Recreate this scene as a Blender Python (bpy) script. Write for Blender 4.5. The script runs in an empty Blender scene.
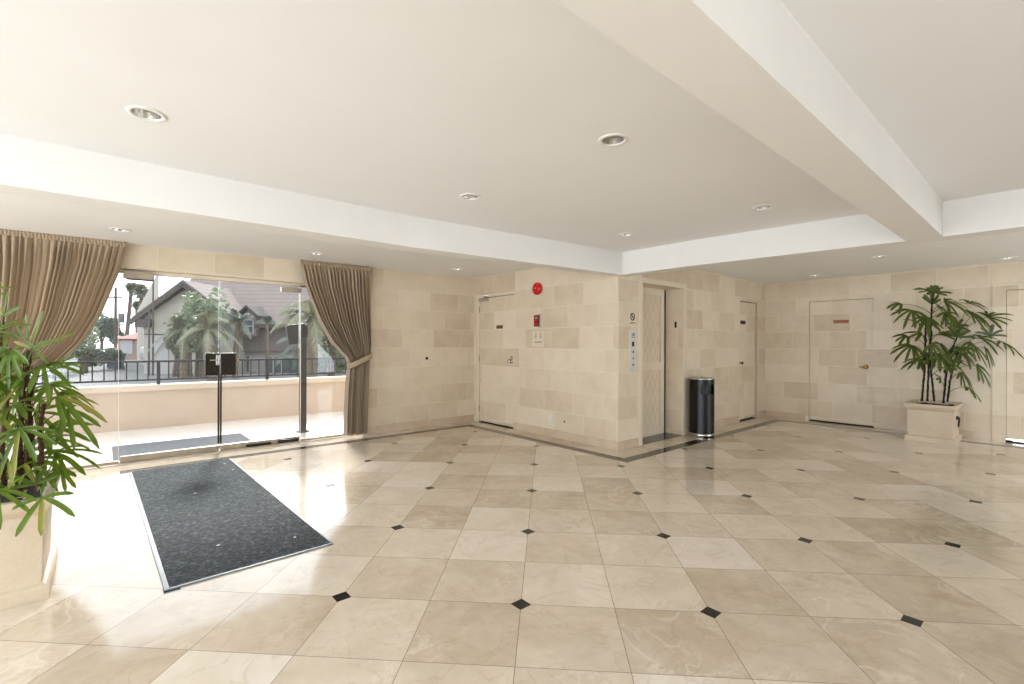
import bpy, bmesh, math, random
from mathutils import Vector, Matrix
PI = math.pi
sc = bpy.context.scene
COL = sc.collection
rnd = random.Random(7)

# ------------------------------------------------------------------ camera
F, CY, YAW, H0, ROLL = 473.92, 344.34, -0.0717, 1.2864, -0.0030
c_, s_ = math.cos(YAW), math.sin(YAW)
RX, RY = (c_ - s_) / 2**.5, (-s_ - c_) / 2**.5          # camera right in room axes
FX, FY = (s_ + c_) / 2**.5, (c_ - s_) / 2**.5           # camera forward
cam = bpy.data.cameras.new('camera')
co = bpy.data.objects.new('camera', cam)
COL.objects.link(co)
cam.sensor_width = 36
cam.lens = F / 1024 * 36
cam.shift_y = (CY - 342) / 1024
cam.clip_start = 0.05
cam.clip_end = 1500
R3 = Matrix(((RX, 0, -FX), (RY, 0, -FY), (0, 1, 0)))
R3 = R3 @ Matrix.Rotation(-ROLL, 3, 'Z')
co.matrix_world = Matrix.Translation((0, 0, H0)) @ R3.to_4x4()
sc.camera = co


def CW(px, d, py=None, z=None):
    """room position of a thing seen at column px, distance d ahead (surveyed from the photograph)"""
    a = (px - 512) / F * d
    x, y = RX * a + FX * d, RY * a + FY * d
    if z is None:
        z = H0 - (py - CY) / F * d if py is not None else 0
    return Vector((x, y, z))


# ------------------------------------------------------------------ node helpers
class N:
    """tiny expression wrapper for shader maths"""
    def __init__(s, nt, sock): s.nt, s.s = nt, sock
    def m(s, op, *a):
        n = s.nt.nodes.new('ShaderNodeMath'); n.operation = op
        for i, v in enumerate((s,) + a):
            if isinstance(v, N): s.nt.links.new(v.s, n.inputs[i])
            else: n.inputs[i].default_value = v
        return N(s.nt, n.outputs[0])
    def __add__(s, o): return s.m('ADD', o)
    def __sub__(s, o): return s.m('SUBTRACT', o)
    def __mul__(s, o): return s.m('MULTIPLY', o)
    def lt(s, o): return s.m('LESS_THAN', o)
    def gt(s, o): return s.m('GREATER_THAN', o)
    def floor(s): return s.m('FLOOR')
    def abs(s): return s.m('ABSOLUTE')
    def max(s, o): return s.m('MAXIMUM', o)
    def min(s, o): return s.m('MINIMUM', o)


def srgb(r, g, b):
    f = lambda v: (v / 255 / 12.92) if v / 255 <= .04045 else ((v / 255 + .055) / 1.055) ** 2.4
    return (f(r), f(g), f(b), 1)


def newmat(name):
    m = bpy.data.materials.new(name); m.use_nodes = True
    nt = m.node_tree; nt.nodes.clear()
    out = nt.nodes.new('ShaderNodeOutputMaterial')
    return m, nt, out


def bsdf(nt, out, **kw):
    b = nt.nodes.new('ShaderNodeBsdfPrincipled')
    for k, v in kw.items():
        k = k.replace('_', ' ')
        if isinstance(v, N): nt.links.new(v.s, b.inputs[k])
        elif hasattr(v, 'is_output'): nt.links.new(v, b.inputs[k])
        else: b.inputs[k].default_value = v
    nt.links.new(b.outputs[0], out.inputs[0])
    return b


def coords(nt, kind='Object'):
    t = nt.nodes.new('ShaderNodeTexCoord'); return t.outputs[kind]


def pos(nt):
    g = nt.nodes.new('ShaderNodeNewGeometry'); return g.outputs['Position']


def sep(nt, v):
    s = nt.nodes.new('ShaderNodeSeparateXYZ'); nt.links.new(v, s.inputs[0])
    return [N(nt, s.outputs[i]) for i in range(3)]


def comb(nt, x, y, z=0.0):
    s = nt.nodes.new('ShaderNodeCombineXYZ')
    for i, v in enumerate((x, y, z)):
        if isinstance(v, N): nt.links.new(v.s, s.inputs[i])
        else: s.inputs[i].default_value = v
    return s.outputs[0]


def noise(nt, v, scale, detail=4, rough=.55, dist=0.0):
    n = nt.nodes.new('ShaderNodeTexNoise')
    if v is not None: nt.links.new(v, n.inputs['Vector'])
    n.inputs['Scale'].default_value = scale
    n.inputs['Detail'].default_value = detail
    n.inputs['Roughness'].default_value = rough
    n.inputs['Distortion'].default_value = dist
    return N(nt, n.outputs[0])


def ramp(nt, f, stops):
    r = nt.nodes.new('ShaderNodeValToRGB')
    nt.links.new(f.s, r.inputs[0])
    el = r.color_ramp.elements
    while len(el) < len(stops): el.new(.5)
    for e, (p, c) in zip(el, stops): e.position = p; e.color = c
    return r.outputs[0]


def mixc(nt, f, a, b, mode='MIX'):
    n = nt.nodes.new('ShaderNodeMix'); n.data_type = 'RGBA'; n.blend_type = mode
    if isinstance(f, N): nt.links.new(f.s, n.inputs[0])
    else: n.inputs[0].default_value = f
    for i, v in ((6, a), (7, b)):
        if isinstance(v, tuple): n.inputs[i].default_value = v
        else: nt.links.new(v, n.inputs[i])
    return n.outputs[2]


def bump(nt, b, h, strength=.2, dist=.002):
    n = nt.nodes.new('ShaderNodeBump')
    n.inputs['Strength'].default_value = strength
    n.inputs['Distance'].default_value = dist
    nt.links.new(h.s, n.inputs['Height'])
    nt.links.new(n.outputs[0], b.inputs['Normal'])


def simple(name, c1, c2=None, rough=.6, metal=0.0, scale=8, bmp=0, **kw):
    m, nt, out = newmat(name)
    p = coords(nt)
    n = noise(nt, p, scale)
    c2 = c2 or tuple(min(1, v * .85) for v in c1[:3]) + (1,)
    b = bsdf(nt, out, Base_Color=ramp(nt, n, [(.3, c1), (.7, c2)]), Roughness=rough, Metallic=metal, **kw)
    if bmp: bump(nt, b, n, bmp, .01)
    return m


M = {}
# ---- polished marble floor with black corner insets and a black border
TILE = 0.4572
def floor_mat():
    m, nt, out = newmat('polished_marble_floor')
    P = pos(nt); x, y, z = sep(nt, P)
    dx = x - 1.5725; dy = y - 1.7418
    k = 0.70710678
    a = (dx - dy) * k; b = (dx + dy) * k
    ai = (a * (1 / TILE)).floor(); bi = (b * (1 / TILE)).floor()
    af = a * (1 / TILE) - ai; bf = b * (1 / TILE) - bi
    edge = af.min(af * -1 + 1).min(bf.min(bf * -1 + 1)) * TILE
    w = TILE * 2
    aw = a - ((a * (1 / w) + .5).floor()) * w
    bw = b - ((b * (1 / w) + .5).floor()) * w
    du = ((aw + bw) * k).abs(); dv = ((bw - aw) * k).abs()
    inset = du.max(dv).lt(.0365)
    inset_edge = du.max(dv).lt(.0365)
    # border: distance to the room outline (negative inside)
    mainf = (x * -1 + 9.105).min(y * -1 + 3.49)                 # right-hand room
    left = (x * -1 + 4.74).min(y * -1 + 6.45)                   # left-hand room reaching the glass wall
    d = mainf.max(left)
    # corner: for the re-entrant corner use the smallest distance that still leaves the L shape
    band = d.gt(.265) * d.lt(.405)
    band = band * ((x.gt(.14)).max(y.lt(5.5)))
    outer = d.lt(.27)
    bedge = (d - .27).abs().lt(.0015)
    # strip tiles between border and wall
    sx = (x * (1 / .6)); sy = (y * (1 / .6))
    stripj = (sx - sx.floor()).lt(.004).max((sy - sy.floor()).lt(.004)) * outer
    joint = edge.lt(.0016) * (outer * -1 + 1)
    # per-tile variation
    wn = nt.nodes.new('ShaderNodeTexWhiteNoise'); wn.noise_dimensions = '3D'
    nt.links.new(comb(nt, ai, bi, outer * 7), wn.inputs['Vector'])
    tv = N(nt, wn.outputs['Value'])
    off = tv * 13.7
    v = comb(nt, x + off, y + off * 2, off)
    cloud = noise(nt, v, 2.6, 5, .6, .6)
    fine = noise(nt, v, 14, 5, .6, .3)
    vein = noise(nt, v, 3.2, 6, .55, 1.3)
    vl = ((vein - .5).abs() * -28 + 1).max(0.0)
    vmask = (noise(nt, v, 1.9, 2) * 4 - 1.9).max(0.0).min(1.0)
    t = cloud * .62 + fine * .22 + tv * .42 - .15
    col = ramp(nt, t, [(.22, srgb(190, 173, 151)), (.45, srgb(212, 197, 177)), (.62, srgb(222, 210, 193)), (.8, srgb(231, 221, 210))])
    col = mixc(nt, vl * vmask * .55, col, srgb(238, 229, 214))
    dvn = noise(nt, comb(nt, x + off * 3, y - off, off), 2.1, 4, .5, 2.2)
    dl = ((dvn - .5).abs() * -60 + 1).max(0.0)
    col = mixc(nt, dl * .2, col, srgb(165, 135, 100))
    col = mixc(nt, joint.max(stripj) * .75, col, srgb(105, 92, 76))
    blk = ramp(nt, fine, [(.3, srgb(22, 21, 20)), (.7, srgb(38, 36, 33))])
    bcol = ramp(nt, fine, [(.3, srgb(36, 34, 30)), (.7, srgb(60, 55, 47))])
    col = mixc(nt, inset * (outer * -1 + 1) * (band * -1 + 1), col, blk)
    col = mixc(nt, band, col, bcol)
    rough = noise(nt, P, 1.3, 3) * .05 + .075
    b_ = bsdf(nt, out, Base_Color=col, Roughness=rough)
    b_.inputs['IOR'].default_value = 1.5
    return m
M['floor'] = floor_mat()


def stone_mat():
    m, nt, out = newmat('limestone_ashlar')
    P = pos(nt); x, y, z = sep(nt, P)
    g = nt.nodes.new('ShaderNodeNewGeometry')
    nx, ny, nz = sep(nt, g.outputs['True Normal'])
    isx = nx.abs().gt(.5)
    u = y * isx + (x + .17) * (isx * -1 + 1)
    br = nt.nodes.new('ShaderNodeTexBrick')
    rowh = .289
    zz = z - (1.228 - 20 * rowh)
    rown = (zz * (1 / rowh)).floor()
    wr = nt.nodes.new('ShaderNodeTexWhiteNoise'); wr.noise_dimensions = '1D'
    nt.links.new(rown.s, wr.inputs['W'])
    ush = u + N(nt, wr.outputs['Value']) * .16
    nt.links.new(comb(nt, ush + 20, zz), br.inputs['Vector'])
    br.offset = .5
    br.inputs['Color1'].default_value = (0, 0, 0, 1)
    br.inputs['Color2'].default_value = (1, 1, 1, 1)
    br.inputs['Mortar'].default_value = (.5, .5, .5, 1)
    br.inputs['Scale'].default_value = 1
    br.inputs['Mortar Size'].default_value = .0045
    br.inputs['Mortar Smooth'].default_value = .3
    br.inputs['Brick Width'].default_value = .53
    br.inputs['Row Height'].default_value = rowh
    bs = nt.nodes.new('ShaderNodeSeparateColor'); nt.links.new(br.outputs['Color'], bs.inputs[0])
    bv = N(nt, bs.outputs[0]); mo = N(nt, br.outputs['Fac'])
    sh = comb(nt, u + bv * 9, z + bv * 5, bv * 17)
    cloud = noise(nt, sh, 3.5, 5, .6, .4)
    grain = noise(nt, sh, 40, 3, .6)
    t = bv * .30 + cloud * .5 + grain * .12 + .04
    col = ramp(nt, t, [(.2, srgb(191, 172, 146)), (.42, srgb(211, 195, 170)), (.65, srgb(223, 209, 187)), (.9, srgb(229, 217, 198))])
    col = mixc(nt, mo * .55, col, srgb(233, 221, 201))
    b_ = bsdf(nt, out, Base_Color=col, Roughness=.42)
    bump(nt, b_, mo * -1 + grain * .06, .35, .002)
    return m
M['stone'] = stone_mat()
M['plaster'] = simple('painted_plaster', srgb(237, 237, 237), srgb(234, 234, 233), .85, scale=1.5)
M['plasterwhite'] = simple('painted_plaster_beam', srgb(232, 230, 226), srgb(228, 226, 222), .8, scale=2)
M['base'] = simple('baseboard_marble', srgb(208, 191, 168), srgb(192, 172, 148), .25, scale=5)
M['casing'] = simple('smooth_limestone_casing', srgb(224, 211, 190), srgb(216, 202, 180), .45, scale=3)
M['black'] = simple('black_granite', srgb(22, 21, 20), srgb(36, 34, 32), .15, scale=60)
M['shadowgap'] = simple('dark_joint_filler', srgb(60, 50, 38), None, .8)
M['chrome'] = simple('brushed_chrome', srgb(205, 203, 198), None, .18, 1.0)
M['steel'] = simple('brushed_stainless', srgb(222, 222, 218), srgb(206, 206, 202), .35, .45, scale=30)
M['brass'] = simple('polished_brass', srgb(190, 150, 80), None, .25, 1.0)
M['bronze'] = simple('bronze_metal', srgb(184, 172, 154), srgb(164, 152, 134), .35, .6, scale=12)
M['darkbronze'] = simple('dark_bronze_patch', srgb(52, 46, 36), srgb(30, 26, 20), .28, .5, scale=30)
M['darkmetal'] = simple('dark_painted_metal', srgb(64, 60, 58), srgb(50, 47, 46), .4, .3, scale=10)
M['blackgloss'] = simple('gloss_black_enamel', srgb(12, 13, 11), srgb(18, 19, 16), .3, 0.0, scale=4, Specular_IOR_Level=.35)
M['blackmatt'] = simple('black_plastic', srgb(24, 24, 22), None, .55)
M['brown'] = simple('brown_plaque', srgb(110, 74, 44), srgb(88, 58, 32), .4)
M['terracotta'] = simple('terracotta_plaque', srgb(160, 100, 70), srgb(142, 86, 58), .5)
M['red'] = simple('red_enamel', srgb(205, 22, 20), srgb(190, 16, 16), .25)
M['darkred'] = simple('dark_red_plastic', srgb(136, 42, 36), srgb(112, 32, 28), .4, scale=60)
M['white'] = simple('white_plastic', srgb(232, 226, 214), None, .45)
M['whitetrim'] = simple('white_metal_trim', srgb(245, 243, 238), None, .3)
M['sill'] = simple('door_seal', srgb(20, 18, 15), None, .7)
M['bulb'] = simple('frosted_bulb', srgb(248, 247, 244), srgb(240, 240, 238), .3)
M['liner'] = simple('silver_reflector', srgb(235, 233, 228), srgb(225, 223, 218), .22, .85)


def planter_mat():
    m, nt, out = newmat('cast_stone_planter')
    P = coords(nt)
    n = noise(nt, P, 4, 5, .6, .5); n2 = noise(nt, P, 60, 3)
    t = n * .7 + n2 * .3
    b_ = bsdf(nt, out, Base_Color=ramp(nt, t, [(.3, srgb(190, 172, 148)), (.6, srgb(206, 190, 167))]), Roughness=.55)
    bump(nt, b_, n2, .15, .002)
    return m
M['planter'] = planter_mat()
M['soil'] = simple('potting_soil', srgb(42, 32, 24), srgb(20, 15, 11), .95, scale=40, bmp=.8)


def curtain_mat():
    m, nt, out = newmat('taupe_curtain_fabric')
    P = coords(nt)
    x, y, z = sep(nt, P)
    n = noise(nt, comb(nt, x * 60, y * 60, z * 400), 1.0, 3)
    c = ramp(nt, n, [(.3, srgb(172, 151, 125)), (.7, srgb(188, 167, 140))])
    b_ = nt.nodes.new('ShaderNodeBsdfPrincipled')
    nt.links.new(c, b_.inputs['Base Color'])
    b_.inputs['Roughness'].default_value = .75
    b_.inputs['Sheen Weight'].default_value = .25
    tr = nt.nodes.new('ShaderNodeBsdfTranslucent'); tr.inputs[0].default_value = srgb(190, 165, 130)
    mx = nt.nodes.new('ShaderNodeMixShader'); mx.inputs[0].default_value = .18
    nt.links.new(b_.outputs[0], mx.inputs[1]); nt.links.new(tr.outputs[0], mx.inputs[2])
    nt.links.new(mx.outputs[0], out.inputs[0])
    return m
M['curtain'] = curtain_mat()


def leaf_mat(name, c1, c2, tr=.35, glow=None):
    m, nt, out = newmat(name)
    P = coords(nt)
    n = noise(nt, P, 9, 3)
    c = ramp(nt, n, [(.3, c1), (.7, c2)])
    b_ = nt.nodes.new('ShaderNodeBsdfPrincipled')
    nt.links.new(c, b_.inputs['Base Color'])
    b_.inputs['Roughness'].default_value = .38
    t = nt.nodes.new('ShaderNodeBsdfTranslucent')
    nt.links.new(mixc(nt, .5, c, glow or srgb(176, 214, 44)), t.inputs[0])
    mx = nt.nodes.new('ShaderNodeMixShader'); mx.inputs[0].default_value = tr
    nt.links.new(b_.outputs[0], mx.inputs[1]); nt.links.new(t.outputs[0], mx.inputs[2])
    nt.links.new(mx.outputs[0], out.inputs[0])
    return m
M['leaf'] = leaf_mat('lady_palm_leaf', srgb(56, 80, 20), srgb(84, 110, 28), .42)
M['leafold'] = leaf_mat('lady_palm_leaf_tipped_yellow', srgb(112, 124, 44), srgb(150, 130, 66), .35)
M['leafdark'] = leaf_mat('lady_palm_leaf_deep_green', srgb(48, 60, 18), srgb(74, 90, 24), .2)
M['stem'] = simple('fibrous_cane', srgb(86, 50, 34), srgb(50, 30, 20), .9, scale=60, bmp=.9)
M['petiole'] = simple('green_petiole', srgb(92, 112, 50), srgb(76, 92, 40), .5)


def glass_mat():
    m, nt, out = newmat('clear_glass')
    t = nt.nodes.new('ShaderNodeBsdfTransparent'); t.inputs[0].default_value = (.97, .975, .97, 1)
    g = nt.nodes.new('ShaderNodeBsdfGlossy'); g.inputs['Roughness'].default_value = 0.0
    fr = nt.nodes.new('ShaderNodeFresnel'); fr.inputs[0].default_value = 1.45
    n = noise(nt, coords(nt), .5)
    f = N(nt, fr.outputs[0]) * (n * .1 + 1.0)
    hz_ = nt.nodes.new('ShaderNodeBsdfTranslucent'); hz_.inputs[0].default_value = (.9, .9, .9, 1)   # pale film mixed in to imitate haze over the view
    m0 = nt.nodes.new('ShaderNodeMixShader'); m0.inputs[0].default_value = .006
    nt.links.new(t.outputs[0], m0.inputs[1]); nt.links.new(hz_.outputs[0], m0.inputs[2])
    mx = nt.nodes.new('ShaderNodeMixShader'); nt.links.new(f.min(1.0).s, mx.inputs[0])
    nt.links.new(m0.outputs[0], mx.inputs[1]); nt.links.new(g.outputs[0], mx.inputs[2])
    nt.links.new(mx.outputs[0], out.inputs[0])
    return m
M['glass'] = glass_mat()


def carpet_mat(name, a, b, c):
    m, nt, out = newmat(name)
    P = pos(nt)
    n = noise(nt, P, 48, 5, .85); n2 = noise(nt, P, 2.0, 2); n3 = noise(nt, P, 30, 3, .6)
    t = n * .75 + n3 * .25
    col = ramp(nt, t, [(.36, a), (.5, b), (.64, c)])
    b_ = bsdf(nt, out, Base_Color=col, Roughness=.95)
    bump(nt, b_, n, .9, .006)
    return m
M['mat'] = carpet_mat('charcoal_entrance_carpet', srgb(20, 24, 27), srgb(42, 48, 52), srgb(104, 112, 116))
M['outmat'] = carpet_mat('blue_grey_outdoor_mat', srgb(56, 59, 65), srgb(68, 71, 77), srgb(80, 83, 88))
M['matedge'] = simple('grey_vinyl_edge', srgb(120, 128, 134), srgb(98, 104, 110), .35)
M['lint'] = simple('white_lint', srgb(240, 240, 238), None, .8)
M['patio'] = simple('pale_patio_tile', srgb(226, 216, 204), srgb(214, 202, 188), .35, scale=3)
M['parapet'] = simple('peach_stucco', srgb(222, 204, 188), srgb(214, 194, 176), .85, scale=2)
M['cap'] = simple('cream_stucco_cap', srgb(232, 218, 200), srgb(224, 208, 188), .8, scale=2)
M['rail'] = simple('dark_railing_paint', srgb(42, 42, 44), srgb(32, 32, 34), .7, Specular_IOR_Level=.15)
M['asphalt'] = simple('pale_asphalt', srgb(176, 174, 170), srgb(160, 158, 154), .9, scale=.4)
M['creamwall'] = simple('cream_stucco', srgb(222, 214, 198), srgb(208, 200, 184), .9, scale=.6)
M['offwhite'] = simple('offwhite_stucco', srgb(214, 208, 200), srgb(204, 198, 190), .9, scale=.6)
M['garage'] = simple('grey_garage_door', srgb(204, 202, 200), srgb(194, 192, 190), .7, scale=1)
M['navy'] = simple('slate_blue_door', srgb(84, 98, 116), srgb(70, 84, 102), .6)
M['houseglass'] = simple('dark_window_glass', srgb(84, 98, 104), srgb(66, 80, 86), .15)
M['fascia'] = simple('dark_eave_board', srgb(104, 92, 86), srgb(88, 78, 72), .8)
M['redtile'] = simple('red_clay_roof', srgb(196, 132, 118), srgb(182, 112, 98), .9, scale=3)
M['pole'] = simple('weathered_pole', srgb(128, 104, 92), srgb(108, 86, 76), .9)
M['bluebin'] = simple('blue_bin_plastic', srgb(66, 110, 158), srgb(54, 92, 138), .5)
M['greylid'] = simple('grey_bin_lid', srgb(120, 126, 126), None, .5)
M['redplastic'] = simple('orange_red_plastic', srgb(206, 104, 84), None, .5)
M['palmleaf'] = leaf_mat('palm_frond', srgb(142, 144, 112), srgb(184, 180, 140), .3, srgb(190, 190, 150))
M['palmleafg'] = leaf_mat('palm_frond_green', srgb(110, 124, 104), srgb(148, 156, 134), .3, srgb(150, 166, 134))
M['palmtrunk'] = simple('palm_trunk', srgb(160, 140, 112), srgb(124, 104, 82), .95, scale=6)
M['treeleaf'] = leaf_mat('tree_foliage', srgb(122, 144, 104), srgb(170, 182, 142), .3, srgb(176, 188, 150))
M['treeleafd'] = leaf_mat('tree_foliage_dark', srgb(96, 116, 96), srgb(124, 142, 118), .3, srgb(140, 156, 134))
M['farpalm'] = leaf_mat('far_palm_foliage', srgb(112, 118, 106), srgb(138, 142, 128), .2)


for _k, _f in (('parapet', .84), ('cap', .86), ('patio', .9), ('asphalt', .3), ('creamwall', .4), ('offwhite', .4), ('garage', .45), ('navy', .35), ('fascia', .3), ('redtile', .45), ('pole', .35), ('bluebin', .45), ('greylid', .5), ('redplastic', .5), ('palmleaf', .5), ('palmleafg', .42), ('palmtrunk', .35), ('treeleaf', .5), ('treeleafd', .4), ('farpalm', .4), ('houseglass', .5), ('whitetrim2', .5)):
    if _k not in M: continue
    for n_ in M[_k].node_tree.nodes:
        if n_.type == 'VALTORGB':
            for e_ in n_.color_ramp.elements: e_.color = tuple(v * _f for v in e_.color[:3]) + (1,)
        if n_.type == 'MIX':
            n_.inputs[7].default_value = tuple(v * _f for v in n_.inputs[7].default_value[:3]) + (1,)


def banded(name, c1, c2, axis, freq, rough=.9):
    m, nt, out = newmat(name)
    P = coords(nt); v = sep(nt, P)[axis]
    f = v * freq; fr = f - f.floor()
    n = noise(nt, P, 1.2, 5, .7)
    col = ramp(nt, n, [(.3, c1), (.7, c2)])
    dk = tuple(q * .72 for q in c1[:3]) + (1,)
    col = mixc(nt, fr.lt(.16) * .8, col, dk)
    bsdf(nt, out, Base_Color=col, Roughness=rough)
    return m
M['shingle'] = banded('brown_grey_shingles', srgb(98, 86, 80), srgb(114, 101, 94), 2, 3.2)
M['woodsiding'] = banded('brown_board_siding', srgb(92, 82, 80), srgb(102, 92, 88), 0, 4)

# ------------------------------------------------------------------ mesh helpers
def obj(name, bm, mat=None, parent=None, smooth=False, loc=None):
    me = bpy.data.meshes.new(name)
    bm.normal_update()
    bm.to_mesh(me); bm.free()
    if mat is not None:
        for q in (mat if isinstance(mat, (list, tuple)) else [mat]): me.materials.append(q)
    if smooth:
        for p in me.polygons: p.use_smooth = True
    o = bpy.data.objects.new(name, me)
    COL.objects.link(o)
    if parent is not None: o.parent = parent
    if loc is not None: o.location = loc
    return o


def tag(o, label, cat, group=None, kind=None):
    o['label'] = label; o['category'] = cat
    if group: o['group'] = group
    if kind: o['kind'] = kind
    return o


def struct(o, label=None):
    o['kind'] = 'structure'
    if label: o['label'] = label
    return o


def empty(name, loc=(0, 0, 0), rz=0):
    o = bpy.data.objects.new(name, None); COL.objects.link(o)
    o.location = loc; o.rotation_euler = (0, 0, rz); o.empty_display_size = .1
    return o


def box(bm, x0, x1, y0, y1, z0, z1, M4=None, bevel=0):
    vs = [Vector((x, y, z)) for z in (z0, z1) for y in (y0, y1) for x in (x0, x1)]
    if M4 is not None: vs = [M4 @ v for v in vs]
    v = [bm.verts.new(p) for p in vs]
    fs = [bm.faces.new([v[i] for i in q]) for q in ((0, 2, 3, 1), (4, 5, 7, 6), (0, 1, 5, 4), (2, 6, 7, 3), (0, 4, 6, 2), (1, 3, 7, 5))]
    if bevel:
        es = list({e for f in fs for e in f.edges})
        bmesh.ops.bevel(bm, geom=es, offset=bevel, segments=2, affect='EDGES', profile=.7)
    return fs


def BM(): return bmesh.new()


def bx(*a, **k):
    b = BM(); box(b, *a, **k); return b


def lathe(bm, prof, seg=32, M4=None, cap0=True, cap1=True, a0=0, a1=2 * PI):
    M4 = M4 or Matrix()
    rings = []
    full = abs(a1 - a0 - 2 * PI) < 1e-6
    n = seg if full else seg + 1
    for r, z in prof:
        rings.append([bm.verts.new(M4 @ Vector((r * math.cos(a0 + (a1 - a0) * i / seg), r * math.sin(a0 + (a1 - a0) * i / seg), z))) for i in range(n)])
    for a, b in zip(rings, rings[1:]):
        for i in range(seg if full else seg):
            j = (i + 1) % n
            bm.faces.new((a[i], a[j], b[j], b[i]))
    if cap0 and prof[0][0] > 0: bm.faces.new(list(reversed(rings[0])))
    if cap1 and prof[-1][0] > 0: bm.faces.new(rings[-1])
    return rings


def tube(bm, pts, rad, seg=8, cap=True):
    pts = [Vector(p) for p in pts]
    n = len(pts)
    if not hasattr(rad, '__len__'): rad = [rad] * n
    rings = []; up = None
    for i, p in enumerate(pts):
        t = (pts[min(i + 1, n - 1)] - pts[max(i - 1, 0)]).normalized()
        if up is None:
            up = Vector((0, 0, 1)) if abs(t.z) < .9 else Vector((1, 0, 0))
        s = t.cross(up)
        if s.length < 1e-4: s = t.cross(Vector((0, 1, 0)))
        s.normalize(); up = s.cross(t).normalized()
        rings.append([bm.verts.new(p + (s * math.cos(2 * PI * k / seg) + up * math.sin(2 * PI * k / seg)) * rad[i]) for k in range(seg)])
    for a, b in zip(rings, rings[1:]):
        for k in range(seg):
            j = (k + 1) % seg
            bm.faces.new((a[k], a[j], b[j], b[k]))
    if cap:
        bm.faces.new(list(reversed(rings[0]))); bm.faces.new(rings[-1])


def prism(bm, poly, z0, z1, M4=None):
    M4 = M4 or Matrix()
    lo = [bm.verts.new(M4 @ Vector((x, y, z0))) for x, y in poly]
    hi = [bm.verts.new(M4 @ Vector((x, y, z1))) for x, y in poly]
    n = len(poly)
    for i in range(n):
        j = (i + 1) % n
        bm.faces.new((lo[i], lo[j], hi[j], hi[i]))
    bm.faces.new(list(reversed(lo))); bm.faces.new(hi)
    bmesh.ops.recalc_face_normals(bm, faces=bm.faces[:])


def wall(bm, axis, c0, c1, u0, u1, z0, z1, holes=()):
    """wall slab between planes c0..c1 on 'axis', spanning u and z, with rectangular openings"""
    us = sorted({u0, u1} | {h[0] for h in holes} | {h[1] for h in holes})
    zs = sorted({z0, z1} | {h[2] for h in holes} | {h[3] for h in holes})
    us = [u for u in us if u0 <= u <= u1]; zs = [z for z in zs if z0 <= z <= z1]
    def solid(i, j):
        if i < 0 or j < 0 or i >= len(us) - 1 or j >= len(zs) - 1: return False
        u, z = (us[i] + us[i + 1]) / 2, (zs[j] + zs[j + 1]) / 2
        return not any(h[0] < u < h[1] and h[2] < z < h[3] for h in holes)
    cache = {}
    def V(c, u, z):
        k = (c, u, z)
        if k not in cache: cache[k] = bm.verts.new((c, u, z) if axis == 'x' else (u, c, z))
        return cache[k]
    for i in range(len(us) - 1):
        for j in range(len(zs) - 1):
            if not solid(i, j): continue
            a, b, p, q = us[i], us[i + 1], zs[j], zs[j + 1]
            for c in (c0, c1): bm.faces.new((V(c, a, p), V(c, b, p), V(c, b, q), V(c, a, q)))
            if not solid(i - 1, j): bm.faces.new((V(c0, a, p), V(c1, a, p), V(c1, a, q), V(c0, a, q)))
            if not solid(i + 1, j): bm.faces.new((V(c0, b, p), V(c1, b, p), V(c1, b, q), V(c0, b, q)))
            if not solid(i, j - 1): bm.faces.new((V(c0, a, p), V(c1, a, p), V(c1, b, p), V(c0, b, p)))
            if not solid(i, j + 1): bm.faces.new((V(c0, a, q), V(c1, a, q), V(c1, b, q), V(c0, b, q)))
    bmesh.ops.recalc_face_normals(bm, faces=bm.faces[:])
    return bm


# ------------------------------------------------------------------ room shell
ZC, ZB = 2.40, 2.13
WY = 6.45       # inner face of the glass / stone wall
BX = 4.74       # lift block, face towards the left
BY = 3.50       # lift block, face towards the right-hand room
RXW = 9.12      # far right wall
X0, Y0 = -4.2, -3.6
# floor
b = BM()
box(b, X0 - .2, RXW + .9, Y0 - .2, BY + .5, -.12, 0)
fl = struct(obj('floor', b, M['floor']))
b = BM(); box(b, X0 - .2, BX + .3, BY + .5, 6.5, -.12, 0)
obj('entrance_floor', b, M['floor'], fl)

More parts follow.
